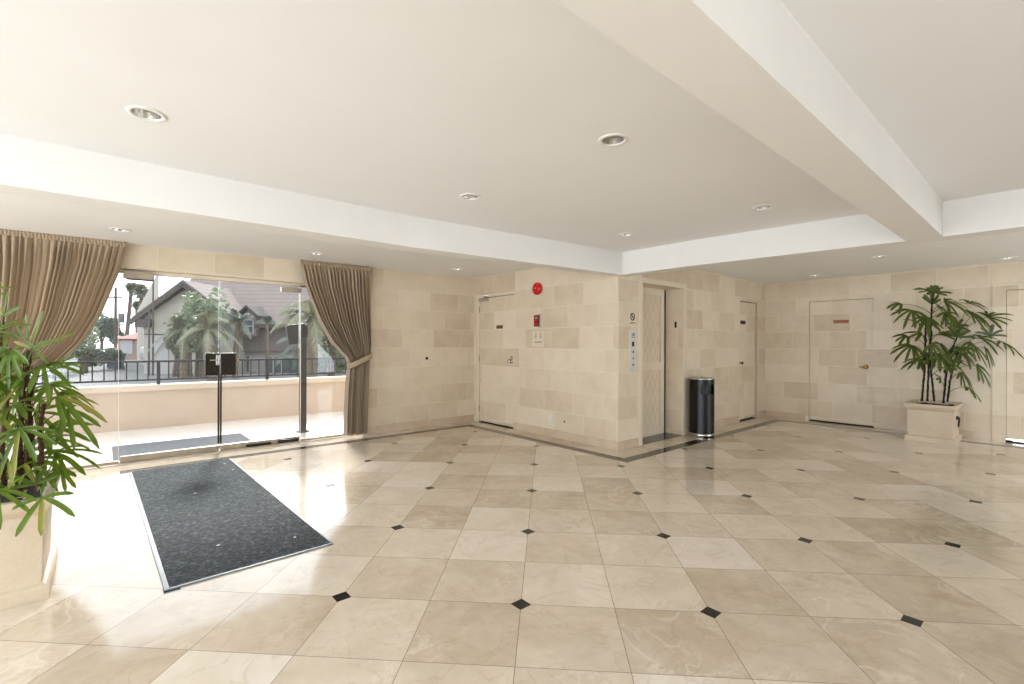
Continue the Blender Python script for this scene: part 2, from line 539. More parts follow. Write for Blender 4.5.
# ceiling with round openings for the downlights
LIGHTS = [(.163, 2.90), (2.10, 2.91), (4.00, 2.86), (2.10, 1.59), (4.03, 1.57), (.13, 5.66), (1.93, 5.78), (3.92, 5.76),
          (7.33, 1.48), (8.68, .42), (8.60, 2.56)]
HS, HR = .105, .0665
def ceil_z(x, y): return ZC if y < 3.8 else max(2.30, min(2.405, 2.333 + (x - .2) * .0142))
def ceiling_mesh():
    bm = BM()
    xs = sorted({X0 - .2, RXW + .2} | {round(l[0] + s * HS, 4) for l in LIGHTS for s in (-1, 1)})
    ys = sorted({Y0 - .2, WY + .2, 3.75, 3.85} | {round(l[1] + s * HS, 4) for l in LIGHTS for s in (-1, 1)})
    cache = {}
    def V(x, y, z=ZC):
        k = (round(x, 4), round(y, 4), z)
        if k not in cache: cache[k] = bm.verts.new((k[0], k[1], ceil_z(k[0], k[1])))
        return cache[k]
    for i in range(len(xs) - 1):
        for j in range(len(ys) - 1):
            cx, cy = (xs[i] + xs[i + 1]) / 2, (ys[j] + ys[j + 1]) / 2
            if any(abs(cx - l[0]) < HS and abs(cy - l[1]) < HS for l in LIGHTS): continue
            bm.faces.new((V(xs[i], ys[j]), V(xs[i], ys[j + 1]), V(xs[i + 1], ys[j + 1]), V(xs[i + 1], ys[j])))
    seg = 32
    for lx, ly in LIGHTS:
        lx, ly = round(lx, 4), round(ly, 4)
        ci, sq = [], []
        for k in range(seg):
            a = 2 * PI * k / seg + PI / 4
            cx, cy = math.cos(a), math.sin(a)
            m = max(abs(cx), abs(cy))
            ci.append(bm.verts.new((lx + HR * cx, ly + HR * cy, ceil_z(lx + HR * cx, ly))))
            sq.append(bm.verts.new((lx + HS * cx / m, ly + HS * cy / m, ceil_z(lx + HS * cx / m, ly))))
        for k in range(seg):
            j = (k + 1) % seg
            bm.faces.new((ci[k], ci[j], sq[j], sq[k]))
    return bm
ceil = struct(obj('ceiling', ceiling_mesh(), M['plaster']))
b = BM(); box(b, X0 - .4, RXW + .4, Y0 - .4, WY + .2, 2.62, 2.8)
obj('unseen_roof_slab', b, M['plaster'], ceil)  # unseen slab added above the ceiling to block the sky
# beams (their faces follow the slightly uneven plaster)
b = BM()
prism(b, [(X0, 3.68), (2.0, 3.69), (4.76, 3.45), (4.76, 3.62), (2.0, 3.90), (X0, 3.90)], ZB, ZC + .1)
obj('beam', b, M['plasterwhite'], ceil)
b = BM()
prism(b, [(4.742, 3.47), (4.76, 2.45), (4.90, .81), (4.93, .17), (4.96, Y0), (5.16, Y0), (5.13, .17), (5.10, .81), (4.95, 2.45), (4.90, 3.52)], ZB, ZC + .1)
obj('beam', b, M['plasterwhite'], ceil)
b = BM()
prism(b, [(X0, .595), (4.93, .59), (4.93, .812), (X0, .812)], ZB + .0004, ZC + .1)
obj('beam', b, M['plasterwhite'], ceil)

# walls
b = wall(BM(), 'y', WY, WY + .2, -4.2, 2.84, 0, ZC, [(-1.9, 2.84, -.01, 2.075)])
# stone wall pier right of the opening shares the same face
wl = struct(obj('wall_front', b, M['stone']))
b = wall(BM(), 'y', WY, WY + .2, 2.84, BX + .3, 0, ZC)
obj('stone_pier', b, M['stone'], wl)
D3 = (5.43, 6.385, 0, 2.10)
b = wall(BM(), 'x', BX, BX + .18, BY, WY + .2, 0, ZC, [D3])
wb = struct(obj('wall_block', b, M['stone']))
EL = (5.24, 6.245, 0, 2.085)
D4 = (8.07, 8.745, 0, 2.03)
b = wall(BM(), 'y', BY, BY + .30, BX + .18, RXW + .2, 0, ZC, [EL, D4])
we = struct(obj('wall_lift', b, M['stone']))
D5 = (1.895, 2.795, 0, 2.025)
D6 = (-.44, .465, 0, 2.03)
b = wall(BM(), 'x', RXW, RXW + .18, Y0, BY + .3, 0, ZC, [D5, D6])
wr = struct(obj('wall_right', b, M['stone']))
# walls behind the camera, with unseen window openings added to let in light
b = wall(BM(), 'x', X0 - .18, X0, Y0, WY + .2, 0, ZC, [(-2.9, 5.6, .25, 2.25)])
wbk = struct(obj('wall_left', b, M['plaster']))
b = wall(BM(), 'y', Y0 - .18, Y0, X0 - .18, RXW + .2, 0, ZC, [(-3.9, -.8, .25, 2.25), (5.6, 8.9, .25, 2.25)])
wbk2 = struct(obj('wall_back', b, M['plaster']))

# frames of the unseen windows added behind the camera
def frame_x(name, c, u0, u1, z0, z1, axis, n):
    b = BM(); t = .05
    def B(a0, a1, p0, p1):
        if axis == 'x': box(b, c - .03, c + .03, a0, a1, p0, p1)
        else: box(b, a0, a1, c - .03, c + .03, p0, p1)
    B(u0, u1, z0, z0 + t); B(u0, u1, z1 - t, z1)
    for i in range(n + 1):
        u = u0 + (u1 - u0 - t) * i / n
        B(u, u + t, z0 + t, z1 - t)
    return struct(obj(name, b, M['bronze']))
frame_x('unseen_window_3', X0 - .09, -2.9, 5.6, .25, 2.25, 'x', 5)
frame_x('unseen_window_4', Y0 - .09, -3.9, -.8, .25, 2.25, 'y', 3)
frame_x('unseen_window_5', Y0 - .09, 5.6, 8.9, .25, 2.25, 'y', 3)

# baseboards
def bb(name, *args):
    b = BM()
    for a in args: box(b, *a, bevel=.003)
    return struct(obj(name, b, M['base']))
bb('baseboard_front', (2.845, BX - .012, WY - .014, WY, 0, .105))
bb('baseboard_block', (BX - .014, BX, BY - .014, 5.425, 0, .105))
bb('baseboard_lift', (BX - .012, 5.15, BY - .014, BY, 0, .105), (6.34, 8.02, BY - .014, BY, 0, .105), (8.80, RXW - .012, BY - .014, BY, 0, .105))
bb('baseboard_right', (RXW - .014, RXW, 2.845, BY - .014, 0, .105), (RXW - .014, RXW, .60, 1.85, 0, .105), (RXW - .014, RXW, Y0, -.5, 0, .105))

# ------------------------------------------------------------------ stone-clad doors
def plate(name, mat, parent, axis, c, u, z, w, h, t=.006, bev=.001):
    b = BM()
    if axis == 'x': box(b, c - t, c, u - w / 2, u + w / 2, z - h / 2, z + h / 2, bevel=bev)
    else: box(b, u - w / 2, u + w / 2, c - t, c, z - h / 2, z + h / 2, bevel=bev)
    return obj(name, b, mat, parent)


def knob(parent, axis, c, u, z, mat, name='knob', r=.03):
    b = BM()
    R = Matrix.Rotation(-PI / 2, 4, 'Y') if axis == 'x' else Matrix.Rotation(PI / 2, 4, 'X')
    T = Matrix.Translation((c, u, z) if axis == 'x' else (u, c, z)) @ R
    lathe(b, [(r * 1.15, 0), (r * 1.15, .006), (r * .45, .008), (r * .4, .03), (r * .85, .038), (r, .05), (r * .85, .062), (0.001, .066)], 20, T)
    return obj(name, b, mat, parent, smooth=True)


# door in the block's left face
b = bx(BX + .012, BX + .05, 5.444, 6.300, .022, 2.043)
d3 = struct(obj('door_3', b, M['stone']), 'stone-clad flush door beside the inner corner, with chrome closer and knob')
b = BM()
box(b, BX + .002, BX + .06, 6.306, 6.384, 0, 2.10); box(b, BX + .002, BX + .06, 5.432, 6.306, 2.052, 2.10)
obj('door_frame', b, M['casing'], d3)
b = bx(BX + .05, BX + .17, 5.43, 6.385, -.001, 2.10); obj('door_backing', b, M['sill'], d3)
b = bx(BX - .012, BX + .05, 5.43, 6.31, 0, .003); obj('threshold', b, M['sill'], d3)
plate('door_plaque', M['brown'], d3, 'x', BX + .012, 5.785, 1.56, .155, .055)['label'] = 'brown plaque'
knob(d3, 'x', BX + .012, 5.50, 1.03, M['chrome'])
plate('deadbolt_plate', M['chrome'], d3, 'x', BX + .012, 5.50, 1.05, .07, .11, .003)
b = BM()
box(b, BX - .05, BX + .012, 6.06, 6.27, 1.985, 2.035, bevel=.006)
tube(b, [(BX - .02, 6.08, 2.04), (BX - .16, 5.98, 2.06), (BX - .02, 5.87, 2.075)], .009, 8)
obj('door_closer', b, M['chrome'], d3)
b = BM()
for z in (.22, 1.05, 1.86):
    tube(b, [(BX - .002, 6.303, z - .05), (BX - .002, 6.303, z + .05)], .008, 8)
obj('hinge', b, M['bronze'], d3)

# door in lift wall corner
b = bx(8.075, 8.74, BY + .03, BY + .07, .025, 2.02)
d4 = struct(obj('door_4', b, M['stone']), 'narrow stone-clad door in the far corner with a dark plaque')
b = bx(8.07, 8.745, BY + .07, BY + .29, -.001, 2.03); obj('door_backing', b, M['sill'], d4)
b = bx(8.075, 8.74, BY - .002, BY + .069, 0, .004); obj('threshold', b, M['sill'], d4)
b = BM(); box(b, 8.745, 8.80, BY - .004, BY + .01, 0, 2.09); box(b, 8.06, 8.745, BY - .003, BY + .01, 2.032, 2.09)
obj('door_frame', b, M['stone'], d4)
plate('door_plaque', M['blackmatt'], d4, 'y', BY + .03, 8.26, 1.672, .19, .06)['label'] = 'black plaque'
knob(d4, 'y', BY + .03, 8.13, .985, M['darkbronze'], r=.024)

# door on the right wall
b = bx(RXW + .025, RXW + .08, 1.898, 2.792, .022, 2.021)
d5 = struct(obj('door_5', b, M['stone']), 'wide stone-clad door on the far wall with a terracotta plaque and brass knob')
b = bx(RXW + .08, RXW + .17, 1.895, 2.795, -.001, 2.025); obj('door_backing', b, M['sill'], d5)
b = bx(RXW - .002, RXW + .08, 1.90, 2.79, 0, .004); obj('threshold', b, M['sill'], d5)
b = BM()
box(b, RXW - .006, RXW + .01, 2.797, 2.85, 0, 2.09); box(b, RXW - .006, RXW + .01, 1.84, 1.893, 0, 2.09)
box(b, RXW - .006, RXW + .01, 1.893, 2.797, 2.028, 2.09)
obj('door_frame', b, M['stone'], d5)
plate('door_plaque', M['terracotta'], d5, 'x', RXW + .025, 2.338, 1.675, .215, .055)['label'] = 'terracotta plaque'
knob(d5, 'x', RXW + .025, 2.00, .945, M['brass'])['label'] = 'brass knob'
b = BM(); tube(b, [(RXW - .01, 2.02, .945), (RXW - .012, 2.08, .943)], .008, 8); obj('latch_lever', b, M['brass'], d5)

# door at the right edge of the view
b = bx(RXW + .035, RXW + .08, -.436, .461, .05, 2.026)
d6 = struct(obj('door_6', b, M['stone']), 'stone-clad door at the right end with daylight showing under it')
b = BM()
box(b, RXW - .014, RXW + .06, .467, .595, 0, 2.12, bevel=.004); box(b, RXW - .014, RXW + .06, -.57, -.442, 0, 2.12, bevel=.004)
box(b, RXW - .014, RXW + .06, -.442, .467, 2.032, 2.12, bevel=.004)
obj('door_frame', b, M['stone'], d6)
b = bx(RXW + .08, RXW + .17, -.44, .465, .05, 2.03); obj('door_backing', b, M['sill'], d6)  # unseen backing added so no sky leaks round the leaf
b = bx(RXW + .0, RXW + .09, -.44, .465, 0, .012); obj('threshold', b, M['sill'], d6)
b = bx(RXW + .0, RXW + .034, .40, .50, 0, .03); obj('frame_foot', b, M['sill'], d6)

# ------------------------------------------------------------------ lift
lat, nt, out = newmat('lift_door_lattice_panel')
P = pos(nt); x, y, z = sep(nt, P)
q = .11
A1 = (x * 1.9 + z) * (1 / q / 2.2); A2 = (x * 1.9 - z) * (1 / q / 2.2)
l1 = ((A1 - A1.floor()) - .5).abs().lt(.035); l2 = ((A2 - A2.floor()) - .5).abs().lt(.035)
n = noise(nt, P, 5)
colr = ramp(nt, n, [(.3, srgb(206, 190, 164)), (.7, srgb(216, 201, 176))])
colr = mixc(nt, l1.max(l2) * .8, colr, srgb(232, 222, 204))
b_ = bsdf(nt, out, Base_Color=colr, Roughness=.4)
bump(nt, b_, l1.max(l2), .4, .004)
M['lattice'] = lat
b = bx(5.10, 6.235, 3.782, 3.80, 0, 2.10)
el = struct(obj('door_7', b, M['lattice']), 'lift door with a pale lattice panel, recessed in the stone wall')
b = BM()
box(b, 5.245, 5.62, 3.764, 3.782, 0, 2.085)       # stile and rails of the leaf
box(b, 6.10, 6.19, 3.764, 3.782, 0, 2.085)
box(b, 5.62, 6.10, 3.764, 3.782, .93, 1.035); box(b, 5.62, 6.10, 3.764, 3.782, 2.0, 2.085); box(b, 5.62, 6.10, 3.764, 3.782, 0, .12)
obj('leaf_frame', b, M['casing'], el)
b = BM(); box(b, 5.30, 5.335, 3.756, 3.764, .05, 2.05, bevel=.002); box(b, 5.44, 5.475, 3.756, 3.764, .05, 2.05, bevel=.002)
obj('moulding', b, M['casing'], el)
b = bx(6.205, 6.2449, 3.775, 3.81, 0, 2.09); obj('door_slot', b, M['sill'], el)
b = bx(5.241, 6.244, BY, 3.764, 0, .004); obj('lift_sill', b, M['black'], el)
b = BM()
box(b, 5.155, 5.239, BY - .008, BY + .004, 0, 2.15, bevel=.003)
box(b, 6.247, 6.335, BY - .008, BY + .004, 0, 2.15, bevel=.003)
box(b, 5.239, 6.247, BY - .008, BY + .004, 2.087, 2.15, bevel=.003)
obj('casing', b, M['casing'], el)
plate('floor_number_plate', M['blackmatt'], el, 'x', 6.2448, 3.615, 1.575, .032, .085, .004)

# lift call panel
cp = empty('lift_call_panel', (5.03, BY, .95))
tag(cp, 'tall stainless lift call panel with buttons, on the narrow stone pier left of the lift', 'lift panel')
b = BM(); box(b, -.066, .066, -.006, 0, 0, .52, bevel=.002); obj('face_plate', b, M['steel'], cp)
b = BM(); box(b, -.022, .022, -.010, -.006, .315, .375, bevel=.002); obj('display', b, M['blackmatt'], cp)
for zz in (.245, .165, .085):
    b = BM()
    lathe(b, [(.017, 0), (.017, .005), (.012, .006)], 18, Matrix.Translation((0, -.006, zz)) @ Matrix.Rotation(PI / 2, 4, 'X'))
    bt = obj('button', b, M['chrome'], cp, smooth=False)
    b = BM(); prism(b, [(-.007, -.005), (.007, -.005), (0, .008)], 0, .001, Matrix.Translation((0, -.0135, zz)) @ Matrix.Rotation(PI / 2, 4, 'X'))
    obj('arrow_mark', b, M['darkmetal'], bt)
b = BM()
for i, (u, w) in enumerate(((-.02, .010), (.012, .010), (.026, .006))):
    box(b, u - w / 2, u + w / 2, -.0075, -.006, .44, .485)
box(b, -.03, .03, -.0075, -.006, .425, .43)
obj('pictogram', b, M['darkmetal'], cp)

# no smoking sign
ns = empty('no_smoking_sign', (5.02, BY, 1.615))
tag(ns, 'small grey no-smoking sign with a crossed circle above the lift call panel', 'sign')
b = BM(); box(b, -.062, .062, -.004, 0, -.085, .085, bevel=.001); obj('sign_plate', b, M['casing'], ns)
b = BM()
T = Matrix.Translation((0, -.004, .022)) @ Matrix.Rotation(PI / 2, 4, 'X')
lathe(b, [(.036, 0), (.036, .003), (.049, .003), (.049, 0)], 28, T, False, False)
bmm = Matrix.Translation((0, -.0055, .022)) @ Matrix.Rotation(math.radians(45), 4, 'Y')
box(b, -.04, .04, -.0015, .0015, -.005, .005, bmm)
box(b, -.028, .02, -.007, -.005, .017, .027)            # cigarette
obj('symbol', b, M['darkmetal'], ns)
b = BM()
for k in range(9):
    box(b, -.05 + k * .0115, -.0425 + k * .0115, -.0055, -.004, -.062, -.05)
obj('caption', b, M['darkmetal'], ns)

# alarm things on the block's left face
al = empty('fire_alarm_bell', (BX, 4.895, 2.085))
tag(al, 'round red fire alarm bell high on the stone wall near the ceiling', 'alarm')
R = Matrix.Rotation(-PI / 2, 4, 'Y')
b = BM(); lathe(b, [(.06, 0), (.06, .02), (.05, .022)], 24, R); obj('back_box', b, M['red'], al)
b = BM(); lathe(b, [(.088, .02), (.09, .028), (.085, .045), (.065, .058), (.03, .064), (.001, .066)], 36, R); obj('gong', b, M['red'], al, True)
b = BM(); lathe(b, [(.012, .064), (.012, .072), (.001, .074)], 14, R); obj('centre_bolt', b, M['chrome'], al, True)
fp = empty('fire_alarm_pull', (BX, 4.905, 1.625))
tag(fp, 'dark red fire alarm pull station below the red bell', 'alarm')
b = BM(); box(b, -.035, 0, -.052, .052, -.082, .082, bevel=.005); obj('housing', b, M['darkred'], fp)
b = BM(); box(b, -.045, -.035, -.04, .04, -.028, .0, bevel=.003); obj('pull_bar', b, M['red'], fp)
b = BM()
for k in range(4): box(b, -.0362, -.035, -.028 + k * .015, -.020 + k * .015, .035, .047)
obj('lettering', b, M['white'], fp)
b = BM(); box(b, -.02, 0, -.062, -.055, -.10, .10, bevel=.002); obj('side_rail', b, M['steel'], fp)
sp = empty('wall_speaker', (BX, 4.895, 1.36))
tag(sp, 'cream wall speaker plate with rows of small slots under the red pull station', 'speaker')
b = BM(); box(b, -.006, 0, -.12, .12, -.11, .11, bevel=.002); obj('grille_plate', b, M['casing'], sp)
for s in (-1, 1):
    b = BM()
    for k in range(4): box(b, -.0072, -.006, s * .05 - .022, s * .05 + .022, .02 + k * .02 - .003 + .0, .02 + k * .02 + .003)
    obj('slots', b, M['darkmetal'], sp)
b = BM(); box(b, -.0072, -.006, -.075, .075, -.045, -.035); obj('caption', b, M['darkmetal'], sp)
ot = empty('wall_outlet', (BX, 4.635, .255))
tag(ot, 'cream blank outlet cover low on the stone wall', 'outlet')
b = BM(); box(b, -.008, 0, -.038, .038, -.062, .062, bevel=.002); obj('cover_plate', b, M['white'], ot)
b = BM()
b.free()
for zz in (-.045, .045):
    b = BM(); lathe(b, [(.004, 0), (.004, .002)], 10, Matrix.Translation((-.007, 0, zz)) @ R); obj('screw', b, M['steel'], ot)
hs = obj('cable_outlet', (lambda b: (lathe(b, [(.014, 0), (.014, .005), (.008, .008), (.001, .008)], 14, R), b)[1])(BM()), M['darkmetal'], loc=(BX, 4.385, .24))
tag(hs, 'tiny dark round cable outlet right of the low outlet cover', 'outlet')
kn = obj('key_switch', (lambda b: (lathe(b, [(.024, 0), (.024, .005), (.016, .010), (.001, .012)], 18, Matrix.Rotation(PI / 2, 4, 'X')), b)[1])(BM()), M['darkbronze'], loc=(3.83, WY, 1.065))
tag(kn, 'small round bronze key switch on the stone wall right of the curtain', 'switch')

# ------------------------------------------------------------------ glass wall and doors
GY = 6.55
def pane(name, x0, x1, z0, z1, y=GY):
    b = BM(); box(b, x0, x1, y - .005, y + .005, z0, z1); return obj(name, b, M['glass'])
w1 = struct(pane('window_1', -1.88, .135, .04, 2.075), 'fixed glass pane behind the left curtain')
b = BM(); box(b, -1.9, .14, GY - .03, GY + .03, 0, .035, bevel=.003); obj('window_channel', b, M['bronze'], w1)
b = BM(); box(b, .135, .14, GY - .007, GY + .007, .04, 2.0); obj('glass_edge', b, M['white'], w1)
w2 = struct(pane('window_2', 1.985, 2.835, .04, 2.075), 'fixed glass pane beside the right curtain')
b = BM(); box(b, 1.99, 2.84, GY - .03, GY + .03, 0, .035, bevel=.003); obj('window_channel', b, M['bronze'], w2)
b = BM(); box(b, 1.98, 1.985, GY - .007, GY + .007, .04, 2.06); obj('glass_edge', b, M['white'], w2)
b = BM(); box(b, -1.9, 2.84, GY - .03, GY + .03, 2.035, 2.075, bevel=.003)
struct(obj('trim_1', b, M['casing']))
b = BM(); box(b, -1.9, 2.84, 6.45, 6.66, -.10, .012, bevel=.003)
struct(obj('trim_2', b, M['cap']))

def glass_door(name, x0, x1, lockside, label):
    d = struct(pane(name, x0 + .01, x1 - .01, .09, 2.03), label)
    b = BM(); box(b, x0 + .005, x1 - .005, GY - .022, GY + .022, .018, .078, bevel=.004); obj('bottom_rail', b, M['bronze'], d)
    xl0, xl1 = (x1 - .15, x1 - .008) if lockside > 0 else (x0 + .008, x0 + .165)
    b = BM(); box(b, xl0, xl1, GY - .025, GY + .025, .91, 1.172, bevel=.004); lp = obj('lock_plate', b, M['darkbronze'], d)
    lp['label'] = 'dark bronze lock plate'
    xs = x1 - .012 if lockside > 0 else x0 + .012
    b = BM(); box(b, xs - .009, xs + .009, GY - .012, GY + .012, .10, .935, bevel=.002); obj('edge_stile', b, M['darkbronze'], d)
    if lockside > 0:
        b = BM()
        box(b, x1 - .045, x1 - .012, GY - .045, GY - .025, 1.03, 1.15, bevel=.004)
        tube(b, [(x1 - .03, GY - .055, 1.09), (x1 - .11, GY - .055, 1.09)], .008, 8)
        obj('thumb_turn', b, M['chrome'], d)
    else:
        b = BM(); lathe(b, [(.012, 0), (.012, .008), (.001, .01)], 14, Matrix.Translation((x1 - .72, GY - .025, 1.08)) @ Matrix.Rotation(PI / 2, 4, 'X'))
        obj('lock_cylinder', b, M['brass'], d)
    return d
g1 = glass_door('door_1', .145, 1.065, 1, 'left glass door leaf with dark lock plate')
g2 = glass_door('door_2', 1.065, 1.975, -1, 'right glass door leaf with dark lock plate')
b = BM(); box(b, .17, .42, GY - .09, GY - .006, 1.975, 2.055, bevel=.006); cl = obj('door_closer', b, M['bronze'], g1)
b = BM(); box(b, .20, .42, GY - .07, GY - .02, 1.965, 1.9745); obj('closer_shade', b, M['sill'], cl)
b = BM(); box(b, 1.73, 1.97, GY - .08, GY - .006, 1.95, 2.01, bevel=.006); obj('door_closer', b, M['bronze'], g2)
b = BM(); box(b, 1.96, 2.06, GY - .03, GY - .006, 2.03, 2.054, bevel=.003); obj('top_pivot', b, M['bronze'], g2)
b = BM()
box(b, 1.34, 1.62, GY - .045, GY - .022, .02, .045, bevel=.003); box(b, 1.70, 1.95, GY - .05, GY - .022, .02, .06, bevel=.004)
obj('floor_bolt', b, M['darkbronze'], g2)

# ------------------------------------------------------------------ curtains
def interp(pts, t):
    if t <= pts[0][0]: return pts[0][1]
    for (a, va), (b_, vb) in zip(pts, pts[1:]):
        if t <= b_:
            k = (t - a) / (b_ - a)
            return va + (vb - va) * k
    return pts[-1][1]


def curtain(label, Lp, Rp, ztie_l, ztie_r, n, seed, top=2.335, bottom=.05, tie_out=1):
    r = random.Random(seed)
    root = empty('curtain', ((Lp[-1][1] + Rp[-1][1]) / 2, 6.33, 0))
    tag(root, label, 'curtain')
    NS, NZ = n * 10, 70
    warp = [r.uniform(.65, 1.35) for _ in range(n)]
    tot = sum(warp); cum = [0]
    for w in warp: cum.append(cum[-1] + w / tot)
    amp = [r.uniform(.6, 1.25) for _ in range(n + 1)]
    drift = [r.uniform(-.4, .4) for _ in range(n + 1)]
    ox = root.location.x
    def shape(s, z):
        zt = ztie_l + (ztie_r - ztie_l) * s
        L, Rr = interp(Lp, z), interp(Rp, z)
        x = L + (Rr - L) * s
        # fold phase
        k = 0
        while k < n - 1 and s > cum[k + 1]: k += 1
        f = (s - cum[k]) / (cum[k + 1] - cum[k])
        w = Rr - L
        A = min(.062, .024 + .045 * (.95 - w) / .5) if w < .95 else .024
        ht = (top - z)
        A *= min(1, .12 + ht / .16)
        dt = abs(z - zt)
        pin = math.exp(-(dt / .07) ** 2)
        A *= (1 - .55 * pin)
        a = amp[k] * (1 - f) + amp[k + 1] * f
        ph = 2 * PI * f + drift[k] * math.sin(z * 2.1 + k)
        y = A * a * 1.25 * (1 - 2 * abs(math.sin(ph / 2)) ** .8 + .2 * math.cos(2 * ph + k))
        bulge = .03 * math.exp(-((z - zt - .25) / .3) ** 2)
        x += .010 * math.sin(ph + 1) * (1 - pin) * min(1, ht / .3)
        return Vector((x - ox, y - bulge, z))
    b = BM(); grid = []
    for j in range(NZ + 1):
        z = bottom + (top - bottom) * j / NZ
        grid.append([b.verts.new(shape(i / NS, z)) for i in range(NS + 1)])
    for j in range(NZ):
        for i in range(NS):
            b.faces.new((grid[j][i], grid[j][i + 1], grid[j + 1][i + 1], grid[j + 1][i]))
    o = obj('fabric_panel', b, M['curtain'], root, smooth=True)
    md = o.modifiers.new('thickness', 'SOLIDIFY'); md.thickness = .003; md.offset = 0
    # ruched heading
    b = BM(); grid = []
    L, Rr = interp(Lp, top), interp(Rp, top)
    N2 = n * 18
    for j in range(9):
        z = top + .010 - .060 * j / 8
        row = []
        for i in range(N2 + 1):
            s = i / N2
            f = 2 * PI * s * n * 1.9
            y = -.020 - .0035 * math.cos(f + .6 * math.sin(j * 1.7)) - .003 * math.sin(f * 1.37 + j * 2.1) - .002 * math.sin(f * .61 - j) - .004 * math.sin(PI * j / 8)
            row.append(b.verts.new((L + (Rr - L) * s - ox, y, z + .0012 * math.sin(f * 1.3))))
        grid.append(row)
    for j in range(8):
        for i in range(N2):
            b.faces.new((grid[j][i], grid[j + 1][i], grid[j + 1][i + 1], grid[j][i + 1]))
    h = obj('ruched_heading', b, M['curtain'], root, smooth=True)
    md = h.modifiers.new('thickness', 'SOLIDIFY'); md.thickness = .004; md.offset = 0
    # rod hidden in the heading
    b = BM(); tube(b, [(L - ox + .005, 0, top - .02), (Rr - ox - .005, 0, top - .02)], .012, 12)
    obj('curtain_rod', b, M['bronze'], root)
    # tieback: a flat loop of fabric hugging the gathered cloth
    zl, zr = ztie_l, ztie_r
    L, Rr = interp(Lp, zl), interp(Rp, zr)
    b = BM(); rings = []
    K = 40
    for i in range(K):
        a = 2 * PI * i / K
        ex = (1 + math.cos(a)) / 2
        xx = (L + Rr) / 2 - ox + (Rr - L + .03) / 2 * math.cos(a)
        yy = -.025 + .085 * math.sin(a) * (abs(math.sin(a)) ** -.25 if abs(math.sin(a)) > .02 else 1)
        zz = zl + (zr - zl) * ex
        rings.append([b.verts.new((xx, yy, zz + h2)) for h2 in (-.038, -.02, 0, .02, .038)])
        rings[-1][2].co.y += -.006 if math.sin(a) < 0 else .006
    for i in range(K):
        p, q = rings[i], rings[(i + 1) % K]
        for k in range(4): b.faces.new((p[k], q[k], q[k + 1], p[k + 1]))
    t = obj('tieback', b, M['curtain'], root, smooth=True)
    md = t.modifiers.new('thickness', 'SOLIDIFY'); md.thickness = .006; md.offset = 0
    return root
curtain('taupe curtain tied back on the right of the glass doors, against the stone wall',
        [(.05, 2.50), (.455, 2.50), (.875, 2.525), (.99, 2.54), (1.1, 2.50), (1.298, 2.31), (1.587, 2.15), (2.07, 1.965), (2.33, 1.915), (2.4, 1.905)],
        [(.05, 2.80), (1.0, 2.83), (1.2, 2.85), (2.4, 2.865)], .985, 1.13, 19, 3, 2.350)
curtain('taupe curtain tied back on the left of the glass doors, behind the large potted palm',
        [(.05, -1.10), (1.0, -1.10), (2.4, -1.32)],
        [(.05, -.72), (.85, -.66), (.96, -.58), (1.098, -.30), (1.293, -.147), (1.576, -.012), (2.014, .126), (2.32, .192), (2.4, .20)], 1.1, .90, 32, 11, 2.322)

# ------------------------------------------------------------------ downlights
dl0 = None
LAB = ['recessed round ceiling light with a broad white rim, nearest above the entrance mat',
       'recessed ceiling light second along the long ceiling beam, left of centre',
       'small recessed ceiling light near the corner above the lift block',
       'recessed round ceiling light in the middle of the main ceiling bay',
       'recessed ceiling light at the right of the main ceiling bay near the crossing beams',
       'recessed ceiling light over the left curtain, beyond the long beam',
       'recessed ceiling light over the glass doors beside the right curtain',
       'recessed ceiling light by the stone corner beyond the long beam',
       'recessed ceiling light in the right-hand room, left of the tall palm',
       'recessed ceiling light in the right-hand room above the tall palm',
       'recessed ceiling light deepest in the right-hand room near the far corner']
def make_light():
    root = empty('downlight', (0, 0, ZC))
    b = BM()
    lathe(b, [(.058, -.001), (.060, -.006), (.078, -.005), (.082, 0), (.078, .001), (.058, .001)], 40, None, False, False)
    obj('trim_ring', b, M['whitetrim'], root, smooth=True)
    b = BM()
    lathe(b, [(.058, -.001), (.055, .03), (.046, .07), (.036, .10)], 32, None, False, True)
    obj('reflector', b, M['liner'], root, smooth=True)
    b = BM()
    lathe(b, [(.012, .098), (.013, .085), (.022, .065), (.028, .05), (.022, .036), (.001, .032)], 20, None, True, False)
    obj('bulb', b, M['bulb'], root, smooth=True)
    return root
dl0 = make_light()
for i, (lx, ly) in enumerate(LIGHTS):
    if i == 0: o = dl0
    else:
        o = dl0.copy(); COL.objects.link(o)
        for ch in list(dl0.children):
            c2 = ch.copy(); COL.objects.link(c2); c2.parent = o
    o.location = (lx, ly, ceil_z(lx, ly))
    tag(o, LAB[i], 'ceiling light', 'recessed ceiling lights')

